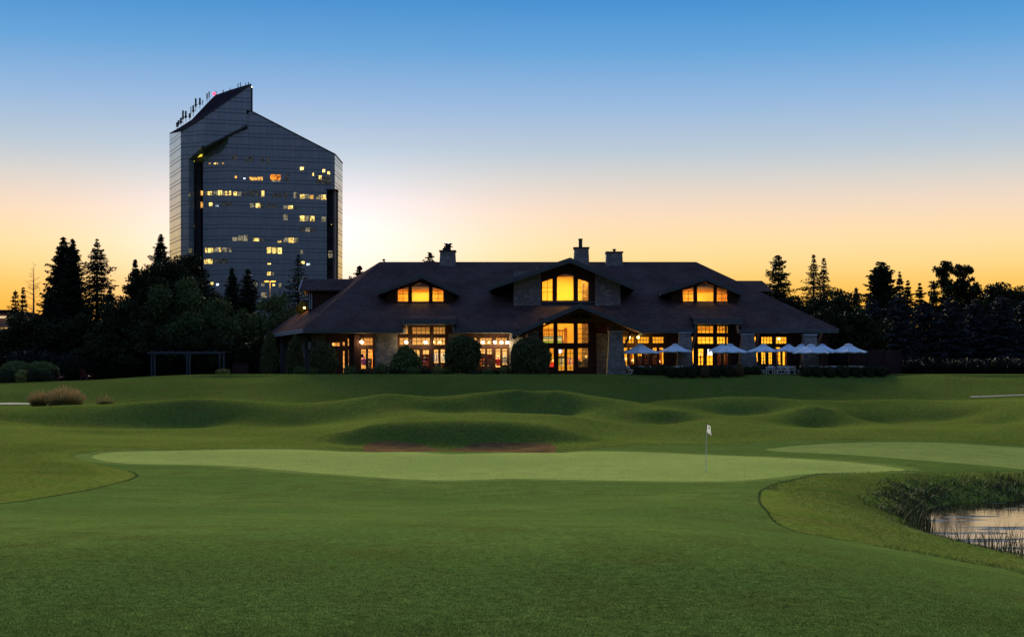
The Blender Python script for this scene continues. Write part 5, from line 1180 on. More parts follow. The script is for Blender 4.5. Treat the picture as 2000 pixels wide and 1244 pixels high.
# dense plants on the banks of the pond
B, r = scatter(lambda x, y, z, r: (z < -.28) & (z > -1.06) & (y > 47.5) & (sdf_fair(x, y) > .4) & (r.random(len(x)) < np.clip((-.22-z)*2.2, 0, 1)), 12.0, 32, 46, 64, 60000, 201)
nz_ = .35+.65*np.sin(B[:,0]*1.7+B[:,1]*.9)**2*np.abs(np.sin(B[:,0]*.63+1.1))+.5*(np.sin(B[:,0]*3.1+2*np.sin(B[:,1]*2.3)) > .8)
V, F = blades(B, (.10+.26*r.random(len(B)))*nz_, .03, .8, r); o = mesh_np('bank_plants', V, F, [M_REEDG, M_OGRASSG], mi=np.tile((r.random(len(B)) < .16*(nz_ > .7)).astype(int), 3)); tag(o, 'dense dark weeds covering the bank behind the pond', 'weeds', kind='stuff')
C_ = B[::3]+np.stack([r.normal(size=len(B[::3]))*.1, r.normal(size=len(B[::3]))*.1, .04+.2*r.random(len(B[::3]))], 1); V, F = quads(C_, None, .04, .035, r)
o = mesh_np('bank_leaves', V, F, L_HEDGE); tag(o, 'leafy undergrowth on the bank behind the pond', 'weeds', kind='stuff')
B, r = scatter(lambda x, y, z, r: (z < -.62) & (z > -1.1) & (y < 46) & (sdf_fair(x, y) > .5), 10.5, 26, 33, 46, 26000, 202)
V, F = blades(B, .05+.13*r.random(len(B)), .02, .7, r); o = mesh_np('shore_grass', V, F, M_REEDG); tag(o, 'short dark grass along the near shore of the pond', 'grass', kind='stuff')
# reeds standing in the shallow water
REEDS = [(1775,47.6,.8,.95,200),(1793,46.0,.6,.8,110),(1830,42.8,.4,.7,14),(1853,42.2,.4,.8,22),(1878,41.7,.4,.65,14),(1902,41.2,.5,.75,24),(1928,40.6,.4,.7,18),(1950,40.2,.45,1.0,26),(1968,39.9,.5,1.1,32),(1990,39.4,.45,.9,24)]
for i, (px, D, rr, h, n) in enumerate(REEDS):
    x = X(px,D); rng = np.random.default_rng(210+i); t = thing('reed_clump', ['thick tall reed clump at the left corner of the pond','reed clump beside the thick corner clump','first thin reed clump along the near shore','second thin reed clump along the near shore','short thin reeds in the middle of the near shore','reeds right of the short ones on the near shore','reeds before the bright water','tall reeds left of the bright reflection','tallest reeds in the bright reflection','reeds at the right edge of the photo'][i], 'reeds', (x,D,-1.0), 'reeds in the pond')
    a = rng.random(n)*6.283; q = rr*np.sqrt(rng.random(n)); B = np.stack([x+np.cos(a)*q, D+np.sin(a)*q*.6, np.full(n,-1.05)], 1)
    V, F = blades(B, h*(.5+.6*rng.random(n)), .022, .38, rng); mesh_np('blades', V, F, M_REED, t)
# longer turf: blades along the mown edges and on the near rough
E = []
for lp in (R_FAIR,):
    for i in range(len(lp)):
        a, b = lp[i], lp[(i+1) % len(lp)]; d = np.linalg.norm(b-a); mid = (a+b)/2
        if mid[1] < 14 or mid[1] > 60 or abs(mid[0]) > 24: continue
        nb = int(d*170); t = rngb.random((nb,1)); nn = np.array([-(b-a)[1], (b-a)[0]])/max(d,1e-6)
        E.append(a+(b-a)*t+nn*(rngb.normal(size=(nb,1))*.022))
E = np.concatenate(E); B = np.concatenate([E, height(E[:,0], E[:,1]).reshape(-1,1)-.005], 1)
V, F = blades(B, (.012+.028*rngb.random(len(B))), .010, .6, rngb, 2); o = mesh_np('edge_grass', V, F, M_TURFB); tag(o, 'line of longer grass where fairway meets rough', 'grass', kind='stuff')
B, r = scatter(lambda x, y, z, r: (sdf_fair(x, y) > 0) & (z > -.75), 8.5, 24, 28, 62, 90000, 205)
V, F = blades(B, .05+.07*r.random(len(B)), .012, .7, r, 2); o = mesh_np('rough_grass', V, F, M_TURFB); tag(o, 'longer tufted grass of the rough slope above the pond', 'grass', kind='stuff')

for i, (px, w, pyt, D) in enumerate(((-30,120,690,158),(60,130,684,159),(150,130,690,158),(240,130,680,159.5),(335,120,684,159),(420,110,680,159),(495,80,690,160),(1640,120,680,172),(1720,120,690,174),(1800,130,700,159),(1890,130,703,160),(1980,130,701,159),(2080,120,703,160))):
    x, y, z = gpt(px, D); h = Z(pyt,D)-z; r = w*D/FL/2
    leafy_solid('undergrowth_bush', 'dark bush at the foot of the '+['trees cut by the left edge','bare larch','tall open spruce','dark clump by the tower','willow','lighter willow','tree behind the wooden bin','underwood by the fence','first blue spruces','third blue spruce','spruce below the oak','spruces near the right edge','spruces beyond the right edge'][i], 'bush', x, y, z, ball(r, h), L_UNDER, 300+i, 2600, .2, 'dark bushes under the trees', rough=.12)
r = np.random.default_rng(400); n = 60000
px = np.where(r.random(n) < .45, -300+1000*r.random(n), 1400+1000*r.random(n)); D_ = np.where(px > 1650, 402, 262)+26*r.random(n); xx = (px-1000)*D_/FL
tp = 7.5+1.6*np.sin(xx*.21)+1.1*np.sin(xx*.47+1)+.8*np.sin(xx*1.1); zz = 4.0+tp*r.random(n)**.6
V, F = quads(np.stack([xx, D_, zz], 1), None, .5, .45, r); o = mesh_np('far_wood', V, F, L_BROAD); tag(o, 'far low wood closing the horizon behind the trees', 'wood', kind='stuff')

B, r = scatter(lambda x, y, z, r: (sdf_fair(x, y) > 0), -30, -9, 36, 78, 380000, 206)
V, F = blades(B, (.045+.055*r.random(len(B)))*np.clip(sdf_fair(B[:,0], B[:,1])/1.6, .25, 1), .009, .7, r, 2); o = mesh_np('rough_grass', V, F, M_TURFL); tag(o, 'longer tufted grass of the rough left of the green', 'grass', kind='stuff')
# standing blades of the mown turf close to the camera, thinning out with distance
def turf(n, seed):
    r = np.random.default_rng(seed); y = 9.3+r.exponential(4.6, n); x = (r.random(n)*2-1)*(y*.385+.6)
    k = (y < 46) & (sdf_fair(x, y) < -.05); x, y = x[k], y[k]
    gx = np.linspace(-20, 20, 161); gy = np.linspace(9, 47, 191); G = height(*np.meshgrid(gx, gy, indexing='ij'))
    fx_ = (x+20)/.25; fy_ = (y-9)/.2; a = np.clip(fx_.astype(int), 0, 159); b = np.clip(fy_.astype(int), 0, 189); u = fx_-a; v = fy_-b
    z = G[a,b]*(1-u)*(1-v)+G[a+1,b]*u*(1-v)+G[a,b+1]*(1-u)*v+G[a+1,b+1]*u*v
    return np.stack([x, y, z-.004], 1), r
B, r = turf(1000000, 410)
fade = np.clip(1.15-(B[:,1]-9.3)/30, .25, 1)
V, F = blades(B, (.008+.011*r.random(len(B)))*fade, .0034, .7, r, 2)
o = mesh_np('fairway_grass', V, F, M_TURFN); tag(o, 'short mown blades of the fairway turf nearest the camera', 'grass', kind='stuff')
# ------------------------------------------------------------------ lamps of the clubhouse
def area(name, x, y, z, sx, sy, w, col):
    l = bpy.data.lights.new(name, 'AREA'); l.shape = 'RECTANGLE'; l.size = sx; l.size_y = sy; l.energy = w*EX; l.color = col
    o = bpy.data.objects.new(name, l); COL.objects.link(o); o.location = (x, y, z); return o
def point(name, x, y, z, w, col, r=0.06):
    l = bpy.data.lights.new(name, 'POINT'); l.energy = w*EX; l.color = col; l.shadow_soft_size = r
    o = bpy.data.objects.new(name, l); COL.objects.link(o); o.location = (x, y, z); return o
WARM = (1.0, 0.72, 0.36); GOLD = (1.0, 0.64, 0.13)
area('shop_light', X(690,149), 149.3, 9.3, 4.5, 1.2, 950, WARM)
area('shop_light', X(835,149), 149.3, 9.3, 6, 1.2, 1500, WARM)
area('shop_light', X(950,149), 149.3, 9.3, 6, 1.2, 1500, WARM)
area('hall_light', X(1105,154), 153.5, 15.4, 3.5, 2.5, 1150, GOLD)
area('hall_light', X(1105,148), 148.2, 9.0, 4.5, 1.0, 950, (1.0,.72,.26))
area('restaurant_light', X(1255,152), 151.5, 9.3, 6, 3.5, 1000, GOLD)
area('restaurant_light', X(1390,152), 151.5, 9.3, 6, 3.5, 1150, GOLD)
area('restaurant_light', X(1510,152), 151.5, 9.3, 6, 3.5, 1150, GOLD)
for cx in (821.5, 1377.5): area('attic_light', X(cx,153), 153.0, 14.0, 3.0, 1.2, 330, (1.0,0.74,0.2))
M_LAMP = emat('lamp_glass', (1.0,0.80,0.45), 60.0)
M_LAMPO = emat('lamp_glass_amber', (1.0,0.62,0.15), 14.0)
def sconce(px, py, D, w, mat, r=.13, col=WARM, name='wall_lamp'):
    x, z = X(px,D), Z(py,D)
    mb = MB(); mb.tube((x,148.0,z+.22),(x,D,z+.26),.03); mb.tube((x,D,z+.26),(x,D,z+.12),.03); mb.lathe((x,D,z+.1),[(.2,0),(.06,.1),(.02,.12)],8)
    o = mb.build(name, M_METAL, CH)
    mb = MB(); mb.lathe((x,D,z-.14),[(.05,0),(r,.06),(r,.18),(.07,.235)],10); mb.build('lamp_bulb', mat, o)
    if w: point('lamp_light', x, D-.3, z, w, col)
for px, py in ((706,667.5),(793,667.5),(831,668),(943,668),(966.5,668),(979.5,668.5),(991,668.5)): sconce(px, py, 147.4, 42, M_LAMP)
for px, py in ((1229,658.5),(1246.5,658.5)): sconce(px, py, 147.4, 40, M_LAMPO, col=GOLD)
# ------------------------------------------------------------------ terrace and its furniture
mb = MB(); ya, yb = 137.2, 147.97; mb.face([(X(1196,138),ya,4.20),(X(1800,138),ya,4.20),(X(1800,138),yb,4.20),(X(1196,138),yb,4.20)]); tag(mb.build('terrace_paving', M_PAVE), kind='structure')
mb = MB(); mb.face([(X(480,147),146.6,4.195),(X(1195,138),140.2,4.195),(X(1195,138),147.6,4.195),(X(480,147),147.9,4.195)]); tag(mb.build('path', M_PAVE), kind='structure')
TZ = 4.20
def umbrella(px, D, pyt, wpx, rot, label):
    x = X(px,D); r = wpx*D/FL/2; zt = Z(pyt,D)-TZ; t = thing('patio_umbrella', label, 'umbrella', (x,D,TZ), 'pale umbrellas on the terrace'); n = 8
    rim = zt-r*.40; ang = [rot+math.pi*2*(i+.5)/n for i in range(n)]
    V = [(x,D,TZ+zt-.05)]; F = []; rings = ((.16,-.085,0),(.55,-.60,.0),(1.0,-1.0,0))
    for fr, fz, _ in rings:
        for a in ang:
            for h in (0, .5):
                a2 = a+h*2*math.pi/n; k = math.cos(math.pi/n) if h else 1.0; sag = -.035*r*fr if h else 0
                V.append((x+math.cos(a2)*r*fr*k, D+math.sin(a2)*r*fr*k, TZ+zt-.05+fz*(zt-rim)+sag))
    m = 2*n
    for i in range(m): F.append((0, 1+i, 1+(i+1) % m))
    for q in range(2):
        for i in range(m): F.append((1+q*m+i, 1+q*m+(i+1) % m, 1+(q+1)*m+(i+1) % m, 1+(q+1)*m+i))
    b = len(V); 
    for i in range(m): v = V[1+2*m+i]; V.append((v[0], v[1], v[2]-.09))
    for i in range(m): F.append((1+2*m+i, 1+2*m+(i+1) % m, b+(i+1) % m, b+i))
    mb = MB(); mb._add(V, F); o = mb.build('canopy', M_CANVAS, t); s = o.modifiers.new('thickness', 'SOLIDIFY'); s.thickness = .012
    mb = MB(); vr = r*.24; vs = [(x,D,TZ+zt+.04)]+[(x+math.cos(a)*vr, D+math.sin(a)*vr, TZ+zt+.04-.14*r*.5) for a in ang]; mb._add(vs, [(0,1+i,1+(i+1) % n) for i in range(n)]); v = mb.build('canopy_vent', M_CANVAS, o); s = v.modifiers.new('thickness', 'SOLIDIFY'); s.thickness = .012
    mb = MB(); mb.tube((x,D,TZ+.05),(x,D,TZ+zt+.02),.028,n=8); mb.build('pole', M_BEAM, t)
    mb = MB(); mb.lathe((x,D,TZ+zt+.03),[(.035,0),(.05,.05),(.02,.11)],8); mb.build('finial', M_METAL, t)
    mb = MB(); mb.lathe((x,D,TZ),[(.30,0),(.30,.05),(.08,.09),(.05,.28)],14); mb.build('base', M_METAL, t)
    for a in ang:
        mb = MB(); mb.tube((x+math.cos(a)*.05,D+math.sin(a)*.05,TZ+zt-.14),(x+math.cos(a)*r*.97,D+math.sin(a)*r*.97,TZ+rim-.03),.011,n=4); mb.tube((x,D,TZ+rim-.1),(x+math.cos(a)*r*.5,D+math.sin(a)*r*.5,TZ+zt-.05-.55*(zt-rim)-.03),.009,n=4); mb.build('rib', M_METAL, t)
UMB = [(1250,143.8,672,76,.2,'first pale umbrella, beside the stone pier at the entrance'),(1319,144.2,671.5,66,.5,'second pale umbrella from the entrance, alone in front of the dark door'),(1410,144.6,672,54,.3,'rear half of the double umbrella below the three row restaurant window'),(1425,140.8,671.5,72,.05,'front half of the double umbrella below the three row restaurant window'),
       (1491,142.0,672,63,.4,'pale umbrella between the double one and the cluster'),(1540,144.6,672.5,54,.1,'hindmost dim umbrella of the cluster by the last stone pier'),(1565,143.0,672.5,60,.6,'umbrella of the cluster behind the front one, left of the last pier'),(1584,139.6,672.5,72,.25,'front umbrella of the cluster by the last stone pier'),(1606,143.8,672,60,.45,'umbrella of the cluster half hidden behind the front one, right of the last pier'),(1657,141.6,671.5,71,.15,'last pale umbrella, farthest from the entrance')]
for u in UMB: umbrella(*u)

def table(x, y, rot, label):
    t = thing('terrace_table', label, 'table', (0,0,0), 'white tables on the terrace'); h = .74; w = .46
    mb = MB(); mb.box(-w,w,-w,w,h-.045,h); mb.build('table_top', M_WHITE, t, bevel=.008)
    for sx in (-1,1):
        for sy in (-1,1): mb = MB(); mb.hexa([(sx*.40-.025,sy*.40-.025,0),(sx*.40+.025,sy*.40-.025,0),(sx*.40+.025,sy*.40+.025,0),(sx*.40-.025,sy*.40+.025,0)],[(sx*.38-.03,sy*.38-.03,h-.046),(sx*.38+.03,sy*.38-.03,h-.046),(sx*.38+.03,sy*.38+.03,h-.046),(sx*.38-.03,sy*.38+.03,h-.046)]); mb.build('leg', M_WHITE, t)
    t.location = (x,y,TZ); t.rotation_euler.z = rot; return t
def chair_proto():
    t = thing('terrace_chair', 'white terrace chair', 'chair', (0,0,0), 'white chairs on the terrace')
    mb = MB(); mb.hexa([(-.23,-.22,.42),(.23,-.22,.42),(.21,.22,.40),(-.21,.22,.40)],[(-.23,-.22,.455),(.23,-.22,.455),(.21,.22,.435),(-.21,.22,.435)]); mb.build('seat', M_WHITE, t)
    mb = MB()
    for z in (.60,.69,.78): mb.hexa([(-.22,.24+(z-.45)*.25,z),(.22,.24+(z-.45)*.25,z),(.22,.265+(z-.45)*.25,z),(-.22,.265+(z-.45)*.25,z)],[(-.22,.255+(z-.45)*.25,z+.07),(.22,.255+(z-.45)*.25,z+.07),(.22,.28+(z-.45)*.25,z+.07),(-.22,.28+(z-.45)*.25,z+.07)])
    mb.build('backrest', M_WHITE, t)
    for s in (-1,1):
        mb = MB(); mb.tube((s*.24,-.27,0),(s*.235,.18,.44),.018); mb.tube((s*.235,.18,.44),(s*.235,.36,.87),.018); mb.build('frame', M_WHITE, t)
        mb = MB(); mb.tube((s*.22,.27,0),(s*.22,-.20,.43),.018); mb.build('leg', M_WHITE, t)
    mb = MB(); mb.tube((-.22,.22,.06),(.22,.22,.06),.012); mb.build('stretcher', M_WHITE, t)
    return t
TABS = [(1250,143.0,'under the first umbrella'),(1319,143.4,'under the second umbrella'),(1400,144.2,'under the rear half of the double umbrella'),(1428,140.6,'under the front half of the double umbrella'),(1468,143.8,'by the fourth stone pier'),(1505,139.0,'in the gap of the hedge'),(1545,142.6,'behind the gap of the hedge'),(1584,139.9,'under the front umbrella of the cluster'),(1610,143.4,'at the back of the umbrella cluster'),(1657,141.2,'under the last umbrella'),(1632,140.2,'left of the last umbrella')]
proto = chair_proto(); used = False
rngc = random.Random(5); SIDES = ('facing the clubhouse','turned to the far end','with its back to the clubhouse','turned to the entrance')
def put_chair(x, y, a, label):
    global used
    c_ = proto if not used else copy_tree(proto); used = True
    c_.location = (x,y,TZ); c_.rotation_euler = (0,0,a); c_['label'] = label
for ti, (px, D, where) in enumerate(TABS):
    r0 = rngc.uniform(-.15,.15); table(X(px,D), D, r0, 'white table '+where)
    for k in range(4):
        a = r0+k*math.pi/2+rngc.uniform(-.12,.12); d = .62+rngc.uniform(0,.18)
        # the chair looks at the table: its back is on the far side
        cx, cy = X(px,D)+math.sin(a)*d, D-math.cos(a)*d
        put_chair(cx, cy, a+math.pi, 'white chair '+('lawn side','far side','clubhouse side','entrance side')[k]+' of the table '+where)
for px, D, a, lb in ((1231,139.2,2.2,'white folding chair alone at the end of the hedge by the entrance pier'),(1338,142.6,.6,'white chair pushed back beside the second umbrella'),(1668,140.4,2.9,'bright white chair set apart at the right end of the terrace'),(1522,137.9,3.1,'white chair standing in front, in the gap of the hedge'),(1537,138.1,2.5,'white chair turned sideways in the gap of the hedge'),(1683,142.4,-.5,'white chair farthest from the entrance')):
    put_chair(X(px,D), D, a, lb)

# two guests seated at the table in the hedge gap, seen from behind
M_SKIN = pmat('skin', (0.42,0.25,0.18), (0.38,0.22,0.16), rough=.6, scale=6)
def person(px, D, a, shirtcol, haircol, label):
    t = thing('person', label, 'person', (0,0,0), 'guests on the terrace')
    def skin(name, verts, edges, rad, mat, par=None, sub=1):
        me = bpy.data.meshes.new(name); me.from_pydata(verts, edges, []); o = link_mesh(name, me, mat, par)
        m = o.modifiers.new('skin', 'SKIN'); m.use_smooth_shade = True
        if not me.skin_vertices: pass
        for sv, r in zip(me.skin_vertices[0].data, rad): sv.radius = (r[0], r[1]) if isinstance(r, tuple) else (r, r)
        me.skin_vertices[0].data[0].use_root = True
        s = o.modifiers.new('sub', 'SUBSURF'); s.levels = sub; s.render_levels = sub; return o
    # faces -y; hips at the chair seat; hands on the table
    pv = [(0,.05,.52),(0,.07,.72),(0,.06,.92),(0,.03,1.02),(0,0,1.10),(0,-.02,1.20),(0,-.03,1.27)]
    vs = list(pv); es = [(0,1),(1,2),(2,3),(3,4),(4,5),(5,6)]; rd = [(.16,.13),(.15,.11),(.17,.11),(.08,.07),(.055,.055),(.08,.10),(.06,.075)]
    for s in (-1,1):
        k = len(vs); vs += [(s*.17,.05,.95),(s*.24,0,.74),(s*.19,-.26,.76),(s*.16,-.33,.765)]; es += [(2,k),(k,k+1),(k+1,k+2),(k+2,k+3)]; rd += [.06,.048,.036,.03]
        f0 = len(vs)
        for j in range(4):
            vs += [(s*(.145+.018*j),-.385,.768),(s*(.14+.02*j),-.42-.006*(j in (1,2)),.758)]; es += [(k+3,f0+2*j),(f0+2*j,f0+2*j+1)]; rd += [.009,.007]
        k2 = len(vs); vs += [(s*.125,-.35,.77),(s*.112,-.375,.765)]; es += [(k+3,k2),(k2,k2+1)]; rd += [.010,.008]
        k = len(vs); vs += [(s*.10,-.02,.50),(s*.12,-.40,.50),(s*.12,-.42,.10),(s*.12,-.54,.05)]; es += [(0,k),(k,k+1),(k+1,k+2),(k+2,k+3)]; rd += [.085,.06,.042,.035]
    skin('body', vs, es, rd, M_SKIN, t)
    vs = pv[:4]; es = [(0,1),(1,2),(2,3)]; rd = [(.175,.145),(.165,.125),(.185,.125),(.085,.075)]
    for s in (-1,1): k = len(vs); vs = vs+[(s*.17,.05,.95),(s*.235,.01,.76)]; es += [(2,k),(k,k+1)]; rd += [.072,.06]
    skin('shirt', vs, es, rd, pmat('shirt_'+('dark' if shirtcol[0] < .05 else 'maroon'), shirtcol, rough=.8), t)
    vs = [(0,.05,.50)]; es = []; rd = [(.17,.13)]
    for s in (-1,1): k = len(vs); vs = vs+[(s*.10,-.02,.50),(s*.12,-.40,.505),(s*.12,-.42,.14)]; es += [(0,k),(k,k+1),(k+1,k+2)]; rd += [.095,.07,.055]
    skin('trousers', vs, es, rd, pmat('trousers_dark', (.02,.02,.03), rough=.8), t)
    skin('hair', [(0,.0,1.19),(0,.01,1.26),(0,-.04,1.31)], [(0,1),(1,2)], [(.085,.09),(.092,.105),(.06,.07)], pmat('hair_'+('grey' if haircol[0] > .2 else 'brown'), haircol, rough=.8), t)
    mb = MB(); mb.hexa([(-.014,-.115,1.175),(.014,-.115,1.175),(.012,-.09,1.175),(-.012,-.09,1.175)],[(-.006,-.105,1.22),(.006,-.105,1.22),(.006,-.09,1.22),(-.006,-.09,1.22)])
    mb.build('nose', M_SKIN, t)
    for s in (-1,1):
        mb = MB(); mb.lathe((s*.086,-.015,1.165),[(.006,0),(.014,.02),(.016,.045),(.008,.062)],6); mb.build('ear', M_SKIN, t)
        mb = MB(); mb.lathe((s*.03,-.104,1.208),[(.003,0),(.008,.006),(.003,.012)],6); mb.build('eye', pmat('eye_dark', (.03,.02,.015)), t)
    t.location = (X(px,D),D,TZ-.03); t.rotation_euler.z = a; t.scale = (1.05,1.05,1.05)
person(1491, 139.9, math.pi+.1, (.012,.013,.02), (.34,.33,.33), 'seated guest with grey hair and dark shirt at the terrace table, left of the other')
person(1518, 140.1, math.pi-.2, (.06,.015,.02), (.10,.07,.05), 'seated guest with brown hair leaning forward, right of the grey haired one')

# ------------------------------------------------------------------ on the course: flag and balls
fx, fy = ground_hits([(1378.5,922)])[0]; fz = gz(fx, fy)
t = thing('flagstick', 'thin white flagstick with hanging white flag on the green', 'golf flag', (fx,fy,fz))
mb = MB(); mb.tube((fx,fy,fz-.1),(fx+.028,fy,fz+1.72),.016,.014,8); mb.build('pole', M_WHITE, t)
mb = MB(); mb.tube((fx+.028,fy,fz+1.721),(fx+.034,fy,fz+2.06),.017,.015,8); mb.build('pole_top', pmat('pole_black', (.02,.015,.02), rough=.4), t)
V = []; nU, nV = 9, 8
for i in range(nU):
    u = i/(nU-1)
    for j in range(nV):
        v = j/(nV-1); V.append((fx+.04+u*.16-.02*math.sin(u*5)*v+.03*u*v, fy+.05*math.sin(u*7+v*1.5)*u+.03*math.sin(v*4)*u, fz+2.03-v*(.30-.02*u)-u*(.16+.12*v)-.03*math.sin(u*6)))
mb = MB(); mb._add(V, [(i*nV+j,(i+1)*nV+j,(i+1)*nV+j+1,i*nV+j+1) for i in range(nU-1) for j in range(nV-1)]); o = mb.build('flag', M_FLAG, t, smooth=True); s = o.modifiers.new('thickness', 'SOLIDIFY'); s.thickness = .006
mb = MB(); k0 = 4*nV+2
mb.prism([Vector(V[k0])+Vector((-.012,-.012,.02)),Vector(V[k0])+Vector((.03,-.014,.01)),Vector(V[k0])+Vector((.03,-.014,-.05)),Vector(V[k0])+Vector((-.012,-.012,-.04))],(0,-.004,0)); mb.build('flag_emblem', pmat('emblem_grey', (.12,.12,.14)), o)
mb = MB(); mb.lathe((fx,fy,fz+.004),[(.054,0),(.054,.006)],16); mb.build('cup', M_METAL, t)
for px, py, lb in ((802,904,'white golf ball on the left half of the green'),(1454,915,'white golf ball on the green right of the flagstick')):
    bx_, by_ = ground_hits([(px,py)])[0]; bz_ = gz(bx_, by_)
    mb = MB(); mb.lathe((0,0,0),[(.0215*math.sin(math.pi*max(.02,i/8)),.0215-.0215*math.cos(math.pi*i/8)) for i in range(9)],12)
    tag(mb.build('golf_ball', M_WHITE, smooth=True), lb, 'golf ball', 'golf balls on the green').location = (bx_,by_,bz_)

# ------------------------------------------------------------------ left side: pergola, chairs, bin, lamp post, far building
M_GREYW = pmat('weathered_timber', (.075,.08,.10), (.06,.065,.08), rough=.8, scale=3, stretch=(1,1,.4))
pg = thing('pergola', 'grey timber pergola frame in front of the dark trees', 'pergola', (X(368,149),149,gz(X(368,149),149)))
for px, D in ((302,148.6),(370.5,148.4),(437,148.2),(296,152.5),(365,152.3),(429,152.1)):
    x = X(px,D); z = gz(x,D); mb = MB(); mb.box(x-.075,x+.075,D-.075,D+.075,z-.2,Z(690,148.5)); mb.build('post', M_GREYW, pg)
for D, a, b in ((148.4,291,440),(152.3,288,433)):
    mb = MB(); mb.box(X(a,D),X(b,D),D-.09,D+.09,Z(690,148.5)+.003,Z(687,148.5)); mb.build('beam', M_GREYW, pg)
for i in range(9):
    x = X(296,148.4)+(X(436,148.4)-X(296,148.4))*i/8; mb = MB(); mb.box(x-.04,x+.04,147.9,152.9,Z(687,148.5)+.003,Z(687,148.5)+.06); mb.build('rafter', M_GREYW, pg)
M_RED = pmat('red_paint', (.11,.018,.028), (.085,.014,.022), rough=.5, scale=3)
def garden_chair(px, D, rot, label):
    x = X(px,D); z = gz(x,D); t = thing('garden_chair', label, 'chair', (0,0,0), 'red garden chairs')
    mb = MB(); mb.hexa([(-.27,-.30,.38),(.27,-.30,.38),(.25,.25,.26),(-.25,.25,.26)],[(-.27,-.30,.41),(.27,-.30,.41),(.25,.25,.29),(-.25,.25,.29)]); mb.build('seat', M_RED, t)
    for i in range(5):
        a = (i-2)*.105; h = 1.0-.05*abs(i-2); mb = MB(); mb.hexa([(a-.045,.24,.27),(a+.045,.24,.27),(a+.045,.265,.27),(a-.045,.265,.27)],[(a*1.15-.05,.52,h),(a*1.15+.05,.52,h),(a*1.15+.05,.545,h),(a*1.15-.05,.545,h)]); mb.build('back_slat', M_RED, t)
    for s in (-1,1):
        mb = MB(); mb.box(s*.33-.07,s*.33+.07,-.36,.36,.55,.58); mb.build('arm', M_RED, t)
        mb = MB(); mb.box(s*.30-.03,s*.30+.03,-.33,-.23,0,.55); mb.build('leg', M_RED, t)
        mb = MB(); mb.hexa([(s*.30-.025,.38,0),(s*.30+.025,.38,0),(s*.30+.025,.48,0),(s*.30-.025,.48,0)],[(s*.29-.025,.10,.37),(s*.29+.025,.10,.37),(s*.29+.025,.22,.55),(s*.29-.025,.22,.55)]); mb.build('leg', M_RED, t)
    t.location = (x,D,z); t.rotation_euler.z = rot; t.scale = (1.25,1.25,1.25)
garden_chair(114, 143.4, 2.75, 'dark red garden chair beside the domed green shrubs')
garden_chair(169, 143.8, 2.75, 'dark red garden chair standing alone before the dark trees')
bn = thing('wooden_bin', 'low dark wooden bin between the pergola and the clubhouse', 'bin', (X(471,151),151,gz(X(471,151),151))); x0_, x1_, zb_ = X(456,151), X(485,151), gz(X(471,151),151)
for i in range(8):
    a = x0_+(x1_-x0_)*i/8; mb = MB(); mb.box(a+.01,a+(x1_-x0_)/8-.01,150.4,150.45,zb_,zb_+1.15); mb.build('plank', pmat('bin_wood', (.055,.022,.018), (.04,.016,.013), rough=.8, scale=3), bn)
mb = MB(); mb.box(x0_,x1_,150.46,151.6,zb_,zb_+1.12); mb.build('body', MAT['bin_wood'], bn); mb = MB(); mb.box(x0_-.06,x1_+.06,150.34,151.66,zb_+1.16,zb_+1.22); mb.build('lid', MAT['bin_wood'], bn)
lp = thing('street_lamp', 'tall glowing twin headed street lamp in front of the tower', 'street lamp', (X(527.5,226),226,4.2)); xl_ = X(527.5,226); zl = Z(548,226)
mb = MB(); mb.tube((xl_,226,3.9),(xl_,226,zl-.1),.10,.07,8); mb.build('pole', pmat('lamp_pole', (.25,.22,.18), rough=.5), lp)
for s in (-1,1):
    mb = MB(); mb.tube((xl_,226,zl-.1),(xl_+s*.35,226,zl),.045); mb.hexa([(xl_+s*.55-.25,225.8,zl-.08),(xl_+s*.55+.25,225.8,zl-.08),(xl_+s*.55+.25,226.2,zl-.08),(xl_+s*.55-.25,226.2,zl-.08)],[(xl_+s*.55-.2,225.85,zl+.1),(xl_+s*.55+.2,225.85,zl+.1),(xl_+s*.55+.2,226.15,zl+.1),(xl_+s*.55-.2,226.15,zl+.1)]); hd = mb.build('lamp_head', M_METAL, lp)
    mb = MB(); mb.lathe((xl_+s*.55,225.95,zl-.26),[(.14,0),(.36,.06),(.38,.175)],8); mb.build('lamp_glass', emat('sodium_glass', (1.0,.46,.05), 2.6), hd)
point('lamp_light', xl_, 225.2, zl-.5, 260, (1.0,.50,.10), .3)
lb_ = thing('low_building', 'low flat roofed building with a lit edge at the far left', 'building', (X(-30,300),300,4.0)); xa_, xb_ = X(-120,300), X(20,300)
mb = MB(); mb.box(xa_,xb_,300,318,Z(613,300),Z(605,300)); mb.build('roof', M_TROOF, lb_)
mb = MB(); mb.box(xa_,xb_-.8,301,317,3.5,Z(613,300)); mb.build('wall', pmat('far_wall', (.20,.13,.12), (.17,.11,.10), scale=.3), lb_)
mb = MB(); mb.box(xa_,xb_-.3,300.2,300.9,Z(621,300),Z(617.5,300)); mb.build('fascia_glow_band', emat('fascia_glow_band', (1.0,.72,.40), .9), lb_)  # fascia is no lamp; the light it reflects is added as emission
for px in (8, 3): mb = MB(); mb.box(X(px,300)-.5,X(px,300)+.3,300.92,300.98,Z(642,300),Z(639,300)); mb.build('window', emat('far_window', (1.0,.6,.15), .8), lb_)
